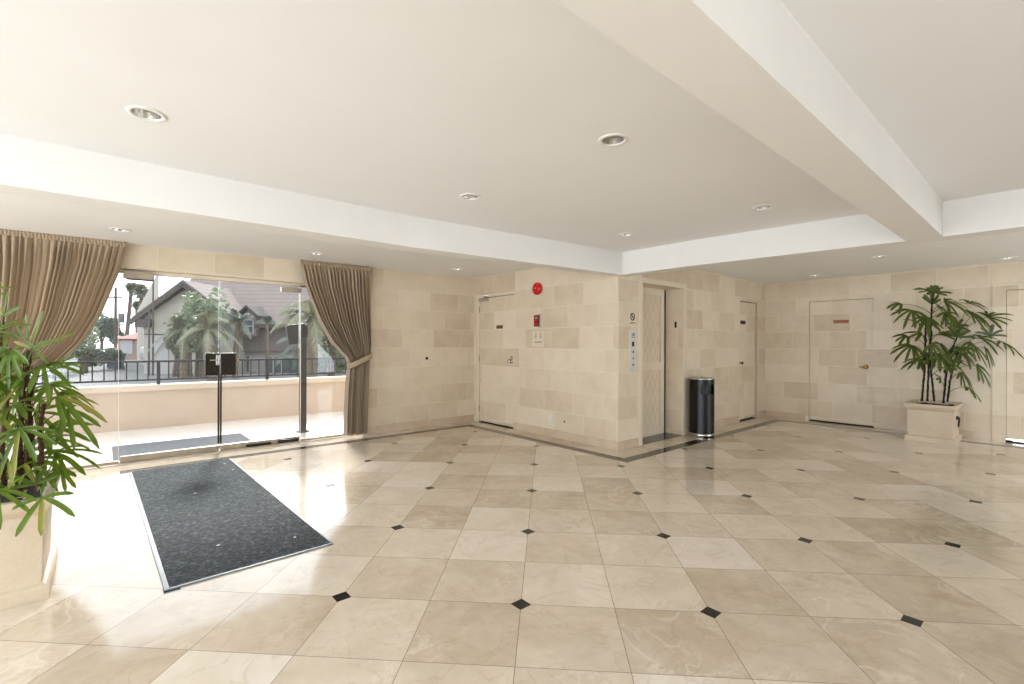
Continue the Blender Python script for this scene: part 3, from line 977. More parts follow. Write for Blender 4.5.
# ------------------------------------------------------------------ entrance mat
def rugmesh(x0, x1, y0, y1, z0, z1):
    b = BM(); box(b, x0, x1, y0, y1, z0, z1, bevel=.003); return b
MX, MY = .665, 4.545
mt = empty('entrance_mat', (MX, MY, 0), .014)
tag(mt, 'dark charcoal rectangular entrance mat on the marble floor inside the glass doors', 'mat')
obj('carpet_top', rugmesh(-.415, .43, -1.49, 1.485, .001, .010), M['mat'], mt)
b = BM()
box(b, -.438, -.415, -1.51, 1.485, .0005, .008, bevel=.002); box(b, .43, .440, -1.51, 1.485, .0005, .008, bevel=.002)
box(b, -.415, .43, -1.51, -1.49, .0005, .008, bevel=.002)
obj('vinyl_edge', b, M['matedge'], mt)
b = BM()
for px, py in ((235, 472), (293, 541), (196, 496), (227, 466), (216, 549), (300, 510)):
    d = F * H0 / (py - CY - .8)
    p = CW(px, d, z=.011)
    prism(b, [(p.x - MX + .011 * math.cos(a) * rnd.uniform(.6, 1.2), p.y - MY + .007 * math.sin(a)) for a in [k * PI / 4 for k in range(8)]], .0095, .0112)
    obj('lint_speck', b, M['lint'], mt); b = BM()
b.free()
ow = empty('outdoor_mat', (.80, 7.25, 0))
tag(ow, 'blue-grey mat on the patio just outside the glass doors', 'mat')
obj('mat_top', rugmesh(-.70, .70, -.57, .41, .001, .010), M['outmat'], ow)
obj('ribbed_end', rugmesh(.70, .95, -.57, .41, .001, .009), simple('pale_ribbed_rubber', srgb(188, 190, 186), srgb(176, 178, 174), .6), ow)

# ------------------------------------------------------------------ litter bin
bn = empty('litter_bin', (6.455, 3.325, 0))
tag(bn, 'black cylindrical litter bin with chrome top against the stone wall right of the lift', 'bin')
r = .165
A0, A1 = math.radians(-122 - 36), math.radians(-122 + 36)     # mouth faces the room
b = BM()
lathe(b, [(r, .045), (r, .60)], 48, None, False, False)
lathe(b, [(r, .735), (r, .80)], 48, None, False, False)
lathe(b, [(r, .60), (r, .735)], 34, None, False, False, A1, A0 + 2 * PI)
lathe(b, [(r - .012, .60), (r - .012, .735)], 34, None, False, False, A1, A0 + 2 * PI)
lathe(b, [(r, .60), (r - .03, .60), (r - .03, .30), (.001, .30)], 48, None, False, False)
obj('body', b, M['blackgloss'], bn, smooth=False)
for p in bn.children[0].data.polygons: p.use_smooth = True
b = BM()
lathe(b, [(r - .005, 0), (r + .003, .004), (r + .003, .045), (r, .046)], 48, None, True, False)
obj('base_ring', b, M['chrome'], bn, smooth=True)
b = BM()
lathe(b, [(r, .798), (r + .005, .802), (r + .005, .815), (r - .01, .822), (r - .04, .815), (r - .045, .800), (.001, .800)], 48, None, False, False)
tube(b, [(-.06, -.05, .802), (-.05, -.04, .835), (-.02, -.01, .835), (-.01, 0, .802)], .006, 8)
obj('ash_tray', b, M['chrome'], bn, smooth=True)
b = BM(); lathe(b, [(r - .035, .31), (r - .03, .735), (.001, .735)], 32, None, False, False); obj('inner_liner', b, M['blackmatt'], bn)

# ------------------------------------------------------------------ planters
def planter(name, loc, w, d, h, label, handle=True):
    root = empty(name, loc); tag(root, label, 'planter')
    b = BM()
    # rectangular lofted profile: (inset from w/2, z)
    prof = [(.0, 0), (.0, .062), (.012, .072), (.030, .078), (.030, .082), (.022, h - .085), (.016, h - .078), (.004, h - .062), (-.004, h - .050), (-.010, h - .03), (-.010, h - .004), (-.006, h), (.028, h), (.036, h - .01), (.040, h - .05)]
    rings = []
    for ins, z in prof:
        a, c = w / 2 - ins, d / 2 - ins
        rings.append([b.verts.new((sx * a, sy * c, z)) for sx, sy in ((-1, -1), (1, -1), (1, 1), (-1, 1))])
    for p, q in zip(rings, rings[1:]):
        for k in range(4): b.faces.new((p[k], p[(k + 1) % 4], q[(k + 1) % 4], q[k]))
    b.faces.new(list(reversed(rings[0])))
    b.faces.new(rings[-1])
    o = obj('pot_body', b, M['planter'], root)
    md = o.modifiers.new('edge', 'BEVEL'); md.width = .003; md.segments = 2; md.limit_method = 'ANGLE'
    b = BM()
    # soil with uneven top
    nx, ny = 14, 12; a, c = w / 2 - .036, d / 2 - .036
    g = [[b.verts.new((-a + 2 * a * i / nx, -c + 2 * c * j / ny, h - .045 + rnd.uniform(0, .018) + .012 * math.sin(i * .7) * math.sin(j * .9))) for i in range(nx + 1)] for j in range(ny + 1)]
    for j in range(ny):
        for i in range(nx): b.faces.new((g[j][i], g[j][i + 1], g[j + 1][i + 1], g[j + 1][i]))
    obj('soil', b, M['soil'], root, smooth=True)
    if handle:
        for s in (-1, 1):
            y = s * (d / 2 - .026)
            b = BM()
            box(b, -.03, .03, min(y, y + s * .02), max(y, y + s * .02), h - .20, h - .155, bevel=.005)
            pts = [(.028 * math.cos(t), y + s * (.026 + .004 * math.sin(t)), h - .235 + .058 * math.sin(t)) for t in [PI / 2 + 2 * PI * k / 16 for k in range(17)]]
            tube(b, pts, .008, 8, cap=False)
            hd = obj('ring_handle', b, M['sill'], root, smooth=False)
            hd['label'] = 'black iron ring handle'
    return root
RP = planter('planter', (8.60, 1.125, 0), .65, .51, .505, 'cream cast-stone box planter holding the tall palm by the far wall')
LP = planter('planter', (-.195 - .30, 3.325 + .31, 0), .60, .62, .51, 'cream cast-stone box planter at the left edge, holding the nearer palm')

# ------------------------------------------------------------------ lady palms
cr = Vector((RX, RY, 0)); cf = Vector((FX, FY, 0)); cz = Vector((0, 0, 1))


def frond_mesh(b, hub, m, nrm, nleaf, length, width, spread, droop, r, upcurl=0, mats=1):
    m = m.normalized(); nrm = (nrm - m * nrm.dot(m)).normalized(); side = nrm.cross(m)
    for k in range(nleaf):
        ph = math.radians(-spread + 2 * spread * k / max(1, nleaf - 1) + r.uniform(-6, 6))
        d = (m * math.cos(ph) + side * math.sin(ph)).normalized()
        L = length * (1 - .28 * abs(ph) / math.radians(max(spread, 1))) * r.uniform(.85, 1.1)
        W = width * r.uniform(.8, 1.15)
        s = nrm.cross(d).normalized()
        dr = droop * r.uniform(.7, 1.35)
        mi = 1 if (mats > 1 and r.random() < .07) else 0
        rows = []; S = 7
        lift = r.uniform(.02, .10)
        for i in range(S + 1):
            t = i / S
            p = hub + d * (L * t) + nrm * (L * lift * math.sin(t * PI * .8)) + Vector((0, 0, -dr * L * t * t))
            w = W * (.30 + 1.6 * t if t < .44 else 1.0) if t < .85 else W * (1 - ((t - .85) / .15) ** 2 * .75)
            if t < .44: w = W * (.25 + .75 * math.sin(t / .44 * PI / 2))
            w *= .5
            fold = w * .45
            rows.append((b.verts.new(p - s * w), b.verts.new(p - nrm * fold), b.verts.new(p + s * w)))
        for p, q in zip(rows, rows[1:]):
            for c in (0, 1):
                f = b.faces.new((p[c], p[c + 1], q[c + 1], q[c])); f.smooth = True; f.material_index = mi


def make_frond(root, stem_pt, hub, ang, depth, nleaf, length, width, spread, droop, r, facing=.7, mats=None):
    """one palmate leaf on its stalk; ang: direction on the vertical plane across the room, depth: lean away"""
    base = root.location
    b = BM()
    facing = facing if facing > 1 else r.uniform(facing * .25, facing * 1.15)
    nleaf = max(4, nleaf - (1 if r.random() < .6 else 0))
    m = cr * math.cos(math.radians(ang)) + cz * math.sin(math.radians(ang)) + cf * depth
    nrm = (-cf * facing + cz * (1 - facing * .5)).normalized()
    stem_pt = Vector(stem_pt) - base; h = Vector(hub) - base
    frond_mesh(b, h, m, nrm, nleaf, length, width, spread, droop, r, mats=2)
    lim = RXW - .015 - base.x
    for v in b.verts:
        if v.co.x > lim - .1: v.co.x = min(lim, lim - .1 + (v.co.x - lim + .1) * .3)
    stem_pt.x = min(stem_pt.x, RXW - .03 - base.x); h.x = min(h.x, RXW - .03 - base.x)
    o = obj('frond', b, mats or [M['leaf'], M['leafold']], root)
    b = BM()
    mid = (stem_pt + h) / 2 + Vector((0, 0, .12 * (h - stem_pt).length))
    tube(b, [stem_pt, (stem_pt + mid) / 2 + Vector((0, 0, .01)), mid, (mid + h) / 2 + Vector((0, 0, .005)), h], [.005, .004, .0035, .003, .003], 6)
    obj('leaf_stalk', b, M['petiole'], o)
    return o


def cane(root, pts, rad, r):
    b = BM(); P = []; RR = []
    pts = [Vector(p) - root.location for p in pts]
    n = 26
    for i in range(n + 1):
        t = i / n * (len(pts) - 1); k = min(int(t), len(pts) - 2); f = t - k
        P.append(pts[k].lerp(pts[k + 1], f) + Vector((r.uniform(-1, 1), r.uniform(-1, 1), 0)) * rad * .12)
        RR.append(rad * (1.12 if i % 3 == 0 else .92) * (1 - .35 * i / n) * r.uniform(.93, 1.07))
    tube(b, P, RR, 9)
    # fibre strands
    for i in range(0, n - 1):
        for q in range(3):
            a = r.uniform(0, 2 * PI); d = Vector((math.cos(a), math.sin(a), 0))
            p = P[i] + d * RR[i] * .8
            tube(b, [p, p + d * rad * .55 + Vector((0, 0, rad * 1.6)), p + d * rad * .4 + Vector((0, 0, rad * 3.2))], rad * .13, 3, cap=False)
    return obj('cane', b, M['stem'], root)


# --- tall palm by the far wall
r = random.Random(21)
T1 = empty('lady_palm', (8.60, 1.125, .47)); tag(T1, 'tall lady palm with thin dark canes and drooping leaves by the far wall', 'plant')
D0 = 6.48
def Q(px, py, dd=0.0): return CW(px, D0 + dd, py)
canes = [[(922, 400, -.05), (924.5, 370, -.05), (925.5, 335, -.03), (926, 318, 0)],
         [(927.5, 400, .02), (929, 360, .02), (931, 320, 0), (932.5, 290, 0)],
         [(934.5, 400, -.08), (931.5, 375, -.06), (929.5, 350, -.05), (932, 330, -.05)],
         [(943.5, 402, .06), (946, 375, .05), (951, 350, .05), (957, 336, .04)],
         [(947.5, 402, .12), (950, 380, .12), (955, 360, .13), (959, 346, .15)]]
M['stem_dark'] = simple('dark_fibrous_cane', srgb(46, 32, 22), srgb(26, 18, 13), .9, scale=60, bmp=.9)
for c in canes: cane(T1, [Q(*p) for p in c], .0125, r).data.materials[0] = M['stem_dark']
DK = [M['leafdark'], M['leafdark']]
# hub px, py, depth offset, pointing angle, depth lean, leaflets, length, droop, cane index
FR = [(932, 291, 0, 10, -.1, 5, .22, 40, .05, 1), (932, 290, 0, 175, -.1, 4, .24, 30, .1, 1), (932, 291, 0, 75, .1, 4, .12, 50, .1, 1), (932, 303, 0, 90, .1, 6, .20, 55, .05, 1), (944, 300, -.15, -20, -.5, 8, .27, 80, .35, 1),
      (968, 302, .1, 15, .2, 6, .26, 60, .35, 1), (988, 316, .05, 10, -.2, 8, .28, 85, .2, 3), (912, 309, -.1, -140, -.4, 8, .26, 80, .35, 1),
      (902, 303, .12, 175, .1, 5, .22, 50, .45, 1), (945, 311, -.2, -80, -.5, 7, .20, 80, .25, 0), (966, 309, -.05, -35, -.3, 8, .28, 65, .4, 3),
      (933, 322, -.1, 200, -.4, 6, .17, 100, .3, 1), (922, 333, .1, 170, .2, 7, .22, 80, .3, 0), (908, 335, .05, 175, .1, 6, .22, 60, .4, 0),
      (912, 344, -.15, -150, -.3, 9, .27, 75, .4, 0), (931, 343, -.25, -60, -.6, 8, .24, 95, .4, 2), (942, 334, .1, 30, .1, 7, .22, 80, .3, 2),
      (957, 336, .05, 80, -.2, 6, .22, 70, .2, 3), (969, 341, -.2, -65, -.5, 10, .28, 95, .35, 3), (981, 337, .05, 20, .1, 8, .26, 80, .5, 3),
      (992, 335, .12, 70, .2, 6, .23, 70, .2, 4), (1002, 340, -.05, -30, -.2, 8, .27, 70, .4, 4), (922, 359, .05, 180, .0, 6, .24, 60, .45, 0),
      (945, 361, -.15, 20, -.4, 8, .21, 90, .4, 2), (961, 371, -.1, -70, -.4, 8, .22, 90, .35, 4), (977, 364, .02, -45, -.2, 8, .24, 75, .45, 4),
      (968, 386, 0, -35, -.1, 6, .19, 70, .45, 4), (941, 379, -.02, 140, -.1, 5, .13, 60, .2, 3), (952, 362, .0, 75, .1, 5, .18, 50, .1, 4),
      (938, 352, -.2, -110, -.5, 7, .22, 80, .3, 1), (958, 350, .15, -20, .3, 7, .22, 80, .4, 4), (920, 322, .15, 150, .3, 6, .2, 70, .3, 0), (938, 306, .1, -10, .2, 7, .24, 80, .35, 1), (952, 318, .0, -60, -.2, 7, .2, 80, .35, 3),
      (926, 316, -.1, -120, -.3, 7, .2, 80, .35, 1), (940, 344, .1, -20, .2, 8, .22, 90, .35, 2), (962, 346, .0, -100, -.3, 7, .22, 90, .35, 3), (985, 346, .0, -60, -.1, 7, .22, 80, .4, 4),
      (930, 354, .05, 190, .2, 7, .2, 80, .4, 0), (956, 326, .1, 60, .2, 6, .2, 70, .2, 3), (975, 312, .0, -30, .0, 7, .24, 70, .35, 3), (948, 368, .1, 160, .1, 6, .16, 80, .3, 2)]
for (px, py, dd, ang, dep, nl, ln, spr, dr, ci) in FR:
    hub = Q(px, py, dd)
    cn = canes[ci]
    cpts = [Q(*p) for p in cn]
    # leave the cane a little below the hub
    best = min((p.lerp(q, f) for p, q in zip(cpts, cpts[1:]) for f in (0, .25, .5, .75, 1)), key=lambda v: abs(v.z - (hub.z - .12)) + .2 * (v - hub).length)
    make_frond(T1, best, hub, ang, dep, nl, ln * 1.1, .037, spr, dr, r, .65, DK)

# --- nearer palm at the left edge
r = random.Random(5)
T2 = empty('lady_palm', (-.495, 3.635, .47)); tag(T2, 'bushy bright green lady palm close at the left edge in front of the curtain', 'plant')
D0 = 2.42
canes = [[(19, 493, 0), (20, 440, 0), (22, 400, 0), (30, 352, 0)], [(27, 490, .06), (30, 440, .05), (29, 400, .06), (38, 370, .05)],
         [(-8, 495, .1), (-6, 430, .1), (-2, 370, .1), (3, 318, .1)], [(38, 492, -.08), (42, 460, -.08), (40, 430, -.06), (44, 405, -.05)],
         [(-30, 495, 0), (-34, 420, 0), (-30, 360, 0), (-26, 300, 0)], [(5, 494, -.14), (2, 450, -.14), (8, 400, -.12), (10, 350, -.1)]]
for c in canes[:2]: cane(T2, [Q(*p) for p in c], .0155, r)
for c in canes[2:]: cane(T2, [Q(*p) for p in c], .011, r)
FR = [(32, 350, -.02, 75, -.15, 7, .26, 100, .05, 0), (34, 352, -.05, 20, -.2, 4, .30, 40, .08, 0), (3, 318, .05, 85, -.1, 6, .22, 60, .1, 2), (-6, 334, -.05, 0, -.3, 7, .24, 60, .2, 2),
      (43, 367, -.05, -10, -.3, 9, .24, 85, .45, 1), (10, 350, -.1, -100, -.4, 8, .22, 90, .25, 5), (52, 386, .12, -40, .3, 9, .20, 90, .3, 1),
      (24, 384, -.1, 200, -.4, 8, .22, 80, .35, 0), (56, 399, .0, -12, .0, 6, .27, 42, .5, 3), (68, 410, .02, -55, -.1, 5, .25, 38, .25, 3),
      (38, 440, -.02, 20, -.2, 7, .24, 55, .25, 1), (50, 428, .08, -10, .2, 7, .22, 70, .3, 3), (55, 454, .05, -8, .1, 8, .25, 55, .4, 3),
      (20, 430, -.15, -60, -.5, 8, .22, 90, .3, 0), (8, 460, -.12, 240, -.4, 8, .24, 80, .3, 5), (43, 499, -.26, -60, -.4, 6, .17, 100, .3, 3),
      (-4, 491, -.30, -35, -.3, 5, .24, 50, .25, 5), (30, 474, -.12, 30, -.5, 8, .2, 90, .3, 1), (62, 470, .1, -70, .1, 5, .13, 50, .2, 3),
      (-20, 372, -.1, -30, -.5, 8, .25, 80, .3, 4), (-12, 410, -.1, -20, -.5, 9, .25, 85, .35, 5), (-10, 450, -.1, 10, -.5, 9, .24, 90, .3, 5),
      (18, 400, .15, 120, .3, 7, .22, 80, .3, 0), (0, 385, -.12, 30, -.5, 8, .22, 90, .3, 5), (-28, 300, .0, 40, -.2, 8, .26, 90, .3, 4),
      (20, 366, .1, 150, .2, 7, .22, 80, .3, 0), (46, 480, .06, 60, .2, 8, .18, 80, .2, 1), (10, 475, .1, 90, .2, 9, .22, 80, .1, 0),
      (35, 415, .12, 20, .4, 8, .22, 80, .3, 1), (14, 445, .12, 200, .3, 8, .22, 90, .3, 5), (-15, 480, -.15, -10, -.5, 8, .22, 80, .3, 5),
      (26, 455, .1, 60, .2, 8, .2, 80, .2, 1), (-30, 340, -.1, 10, -.5, 8, .25, 80, .3, 4), (-45, 395, 0, 180, 0, 8, .25, 80, .3, 4),
      (-50, 440, -.1, 200, -.4, 8, .25, 80, .3, 4), (60, 394, .14, -30, .5, 7, .2, 70, .3, 1), (28, 395, .2, 40, .6, 7, .2, 80, .2, 1), (48, 440, .15, -20, .4, 6, .22, 60, .3, 3),
      (12, 420, .1, 60, .3, 7, .22, 80, .2, 0), (2, 440, .15, 120, .4, 7, .22, 80, .2, 5), (33, 460, .12, -30, .2, 7, .22, 70, .3, 1), (22, 478, .1, 150, .3, 7, .2, 80, .2, 0),
      (5, 480, -.05, 60, -.4, 7, .22, 90, .2, 5), (36, 486, -.1, 100, -.2, 6, .16, 80, .1, 3), (-6, 455, .1, 40, .3, 7, .22, 80, .2, 2), (15, 405, -.1, 0, -.5, 7, .2, 80, .3, 5),
      (50, 372, .1, 30, .2, 6, .2, 50, .1, 1), (0, 365, .1, 100, .3, 7, .22, 80, .2, 2)]
for (px, py, dd, ang, dep, nl, ln, spr, dr, ci) in FR:
    hub = Q(px, py, dd)
    cpts = [Q(*p) for p in canes[ci]]
    best = min((p.lerp(q, f) for p, q in zip(cpts, cpts[1:]) for f in (0, .25, .5, .75, 1)), key=lambda v: abs(v.z - (hub.z - .08)) + .25 * (v - hub).length)
    make_frond(T2, best, hub, ang, dep, max(4, nl - 1), ln * .9, .022, spr * .92, dr, r, .75)

# ------------------------------------------------------------------ patio
b = BM(); box(b, -9, 6, 6.66, 9.2, -.12, 0); struct(obj('patio_floor', b, M['patio']))
b = BM()
box(b, -9, 6, 9.02, 9.22, -.6, .565)
pw = obj('parapet_wall', b, M['parapet']); struct(pw)
b = BM(); box(b, -9, 6, 8.99, 9.26, .565, .655, bevel=.008); obj('wall_cap', b, M['cap'], pw)
b = BM(); box(b, -9, 6, WY + .2, 7.9, 3.3, 3.55); struct(obj('balcony_slab', b, M['plasterwhite']))
b = BM(); wall(b, 'y', WY + .21, WY + .3, -9, -4.2, 0, 3.3); struct(obj('outer_wall', b, M['parapet']))
b = BM(); box(b, BX + .19, 6, WY + .21, 8.9, 0, 2.27); struct(obj('outer_wall', b, M['parapet']))
# railing
rl = empty('metal_railing', (0, 9.1, .655)); tag(rl, 'dark metal railing on top of the peach patio wall', 'railing')
b = BM(); box(b, -8.5, 4.9, -.022, .022, .338, .368, bevel=.004); obj('top_rail', b, M['rail'], rl)
b = BM(); box(b, -8.5, 4.9, -.014, .014, .060, .086, bevel=.003); obj('bottom_rail', b, M['rail'], rl)
x = .665 - 1.53 * 5
k = 0
posts = []
while x < 4.9:
    b = BM(); box(b, x - .022, x + .022, -.021, .021, 0, .338, bevel=.003); obj('post', b, M['rail'], rl)
    posts.append(x); x += 1.53
pick = BM()
i = 0
xx = posts[0]
cnt = 0
while xx < 4.8:
    for q in range(1, 12):
        xb = xx + 1.53 * q / 12
        if xb > 4.8: break
        if xb > -2.2 and xb < 3.5:
            b = BM(); box(b, xb - .0085, xb + .0085, -.0085, .0085, .086, .338); obj('baluster', b, M['rail'], rl); cnt += 1
        else:
            box(pick, xb - .0085, xb + .0085, -.0085, .0085, .086, .338)
    xx += 1.53
st = obj('baluster', pick, M['rail'], rl); st['kind'] = 'stuff'
# intercom pedestal
ic = empty('intercom_pedestal', (2.225, 7.24, 0), 0)
tag(ic, 'dark metal intercom post with a tilted panel standing on the patio outside the doors', 'intercom post')
b = BM(); box(b, -.040, .040, -.05, .05, .01, 1.575, bevel=.005); obj('post', b, M['darkmetal'], ic)
b = BM(); lathe(b, [(.10, 0), (.10, .008), (.06, .018), (.055, .03)], 28, None); obj('base_flange', b, M['darkmetal'], ic, True)
b = BM(); Tm = Matrix.Translation((-.03, .0, 1.43)) @ Matrix.Rotation(math.radians(-8), 4, 'Y')
box(b, -.19, -.03, -.035, .035, -.135, .145, Tm, bevel=.006); obj('intercom_panel', b, M['blackmatt'], ic)
b = BM(); box(b, -.05, .05, -.052, -.046, 1.38, 1.56, bevel=.003); obj('camera_window', b, M['blackgloss'], ic)

# ------------------------------------------------------------------ street
ZG = -.62
b = BM(); box(b, -90, 130, 9.3, 220, ZG - .3, ZG); struct(obj('ground', b, M['asphalt']))


class Frame:
    """axes for street things: u across the view, v away"""
    def __init__(s, d): s.d = d
def place(name, px, d, label, cat, group=None):
    p = CW(px, d, z=ZG)
    o = empty(name, p, math.atan2(RY, RX)); tag(o, label, cat, group); return o
def ux(px, px0, d): return (px - px0) / F * d
def zz_(py, d): return H0 - (py - CY) / F * d - ZG

# main house: body 33..44 m away, from column 157 to 350
Dh = 31.0; P0 = 230
def hu(px, d=Dh): return ux(px, P0, d)
hs_ = place('house', P0, Dh, 'large house with a broad brown-grey shingle roof, front gable and small dormer beyond the railing', 'house')
def hz(py, d=Dh): return zz_(py, d)
b = BM(); box(b, hu(166), hu(420), 0, 11, 0, hz(352)); obj('ground_floor_wall', b, M['offwhite'], hs_)
b = BM(); box(b, hu(236), hu(420), -.25, 11, hz(352), hz(327)); obj('upper_wall', b, M['woodsiding'], hs_)
b = BM(); box(b, hu(166), hu(236), 0, 11, hz(352), hz(327)); obj('upper_wall', b, M['offwhite'], hs_)
# roof plane rising away
ze = hz(325); zr_ = 10.6
b = BM()
x0_, x1_ = hu(160), hu(440)
v = [b.verts.new(q) for q in ((x0_, -.8, ze), (x1_, -.8, ze), (x1_, 9.5, zr_), (hu(158) * 40.5 / 31, 9.5, zr_), (x0_, -.8, ze - .25), (x1_, -.8, ze - .25), (x1_, 9.5, zr_ - .25), (hu(158) * 40.5 / 31, 9.5, zr_ - .25))]
for q in ((0, 1, 2, 3), (7, 6, 5, 4), (0, 4, 5, 1), (3, 2, 6, 7), (0, 3, 7, 4), (1, 5, 6, 2)): b.faces.new([v[i] for i in q])
obj('roof', b, M['shingle'], hs_)
b = BM(); box(b, hu(236), hu(420), -.9, -.75, ze - .28, ze - .02); obj('eave_board', b, M['fascia'], hs_)
# front gable
Dg = Dh - 1.5
gx0, gx1, gxm = hu(157), hu(250), hu(203)
gz0, gzp = hz(320), hz(287)
b = BM()
vs = [(gx0 + .3, 0), (gx1 - .3, 0), (gx1 - .3, gz0), (gxm, gzp - .3), (gx0 + .3, gz0)]
fr = [b.verts.new((x, -1.5, z)) for x, z in vs]; bk = [b.verts.new((x, 3, z)) for x, z in vs]
b.faces.new(fr); b.faces.new(list(reversed(bk)))
for i in range(5): j = (i + 1) % 5; b.faces.new((fr[i], fr[j], bk[j], bk[i]))
bmesh.ops.recalc_face_normals(b, faces=b.faces[:])
obj('gable_wall', b, M['creamwall'], hs_)
b = BM()
for (xa, za, xb, zb) in ((gx0 - .1, gz0 - .15, gxm, gzp), (gx1 + .1, gz0 - .15, gxm, gzp)):
    t = .16
    q = [(xa, -1.95, za), (xb, -1.95, zb), (xb, 3.6, zb), (xa, 3.6, za)]
    lo = [b.verts.new(p) for p in q]; hi = [b.verts.new((p[0], p[1], p[2] + t)) for p in q]
    b.faces.new(lo); b.faces.new(hi)
    for i in range(4): j = (i + 1) % 4; b.faces.new((lo[i], lo[j], hi[j], hi[i]))
bmesh.ops.recalc_face_normals(b, faces=b.faces[:])
obj('gable_roof', b, M['shingle'], hs_)
b = BM()
for (xa, za, xb, zb) in ((gx0 - .15, gz0 - .45, gxm, gzp - .3), (gx1 + .15, gz0 - .45, gxm, gzp - .3)):
    q = [(xa, za), (xb, zb), (xb, zb + .34), (xa, za + .34)]
    lo = [b.verts.new((p[0], -2.0, p[1])) for p in q]; hi = [b.verts.new((p[0], -1.9, p[1])) for p in q]
    b.faces.new(lo); b.faces.new(hi)
    for i in range(4): j = (i + 1) % 4; b.faces.new((lo[i], lo[j], hi[j], hi[i]))
bmesh.ops.recalc_face_normals(b, faces=b.faces[:])
obj('rake_board', b, M['fascia'], hs_)
b = BM(); box(b, gx0 + .1, gx0 + .9, -1.96, -1.5, gz0 - .6, gz0 - .1); obj('rake_foot', b, M['fascia'], hs_)
def win(x0, x1, z0, z1, y, mat, name='window', bars=1):
    b = BM(); t = .07
    box(b, x0, x1, y - .06, y + .02, z0, z0 + t); box(b, x0, x1, y - .06, y + .02, z1 - t, z1)
    for k in range(bars + 2):
        u = x0 + (x1 - x0 - t) * k / (bars + 1); box(b, u, u + t, y - .06, y + .02, z0 + t, z1 - t)
    f = obj(name, b, M['garage'], hs_)
    b = BM(); box(b, x0 + .02, x1 - .02, y - .03, y + .01, z0 + .02, z1 - .02); obj('pane', b, mat, f)
g_ = lambda px: ux(px, P0, Dg)
# tall grey garage doors below the gable
for (a, c) in ((161, 183), (214, 234)):
    b = BM(); box(b, g_(a), g_(c), -1.56, -1.5, 0, zz_(336, Dg)); gd = obj('garage_door', b, M['garage'], hs_)
    b = BM(); box(b, g_(a) - .1, g_(c) + .1, -1.60, -1.5, zz_(336, Dg), zz_(335, Dg)); obj('lintel', b, M['fascia'], gd)
win(g_(190), g_(197), zz_(345.5, Dg), zz_(340, Dg), -1.56, M['houseglass'])
win(g_(203.5), g_(209), zz_(345.5, Dg), zz_(340, Dg), -1.56, M['houseglass'])
win(g_(190), g_(198), 0, zz_(359, Dg), -1.56, M['navy'], 'entry_door', 0)
win(hu(235.5), hu(251), 0, hz(356), -.05, M['navy'], 'garage_window', 3)
win(hu(265), hu(300), hz(375), hz(357), -.05, M['houseglass'], 'garage_window', 3)
win(hu(310), hu(345), hz(375), hz(357), -.05, M['houseglass'], 'garage_window', 3)
# dormer
dx0, dx1, dm = hu(249.5), hu(263), hu(256)
b = BM()
vs = [(dx0, hz(337)), (dx1, hz(337)), (dx1, hz(317)), (dm, hz(310.5)), (dx0, hz(317))]
fr = [b.verts.new((x, -.9, z)) for x, z in vs]; bk = [b.verts.new((x, 4, z)) for x, z in vs]
b.faces.new(fr); b.faces.new(list(reversed(bk)))
for i in range(5): j = (i + 1) % 5; b.faces.new((fr[i], fr[j], bk[j], bk[i]))
bmesh.ops.recalc_face_normals(b, faces=b.faces[:])
dmr = obj('dormer', b, M['woodsiding'], hs_)
b = BM()
for s, xe in ((-1, dx0 - .3), (1, dx1 + .3)):
    q = [(xe, -1.2, hz(319)), (dm, -1.2, hz(309)), (dm, 5, hz(309)), (xe, 5, hz(319))]
    lo = [b.verts.new(p) for p in q]; hi = [b.verts.new((p[0], p[1], p[2] + .12)) for p in q]
    b.faces.new(lo); b.faces.new(hi)
    for i in range(4): j = (i + 1) % 4; b.faces.new((lo[i], lo[j], hi[j], hi[i]))
bmesh.ops.recalc_face_normals(b, faces=b.faces[:])
obj('dormer_roof', b, M['fascia'], dmr)
b = BM(); box(b, hu(252.5), hu(260.5), -.95, -.88, hz(334), hz(322)); obj('dormer_pane', b, M['houseglass'], dmr)
b = BM()
for a in (251.8, 260.5): box(b, hu(a), hu(a + .8), -.98, -.88, hz(335), hz(321))
for z in (335, 328, 321.8): box(b, hu(251.8), hu(261.3), -.98, -.88, hz(z), hz(z - .9))
obj('dormer_frame', b, M['garage'], dmr)
# side wing receding on the left
sw = place('apartment_block', 157, 30.0, 'tall cream stucco building side wall beside the shingled house', 'building')
b = BM()
pA = CW(157.5, 30, z=0); pB = CW(137, 48, z=0); pC = CW(156.5, 48, z=0); pD = CW(158.8, 30.6, z=0)
base = sw.location; Rinv = Matrix.Rotation(-math.atan2(RY, RX), 3, 'Z')
def loc2(p, z): q = Rinv @ (Vector((p.x, p.y, 0)) - Vector((base.x, base.y, 0))); return Vector((q.x, q.y, z))
zA, zBk = zz_(274, 30), zz_(312, 48)
lo = [b.verts.new(loc2(p, 0)) for p in (pA, pB, pC, pD)]
hi = [b.verts.new(loc2(p, z)) for p, z in ((pA, zA), (pB, zBk), (pC, zBk), (pD, zA))]
b.faces.new(lo); b.faces.new(hi)
for i in range(4): j = (i + 1) % 4; b.faces.new((lo[i], lo[j], hi[j], hi[i]))
bmesh.ops.recalc_face_normals(b, faces=b.faces[:])
obj('stucco_wall', b, M['creamwall'], sw)
dirv = (loc2(pB, 0) - loc2(pA, 0)); outn = Vector((-dirv.y, dirv.x, 0)).normalized()
if outn.x > 0: outn = -outn
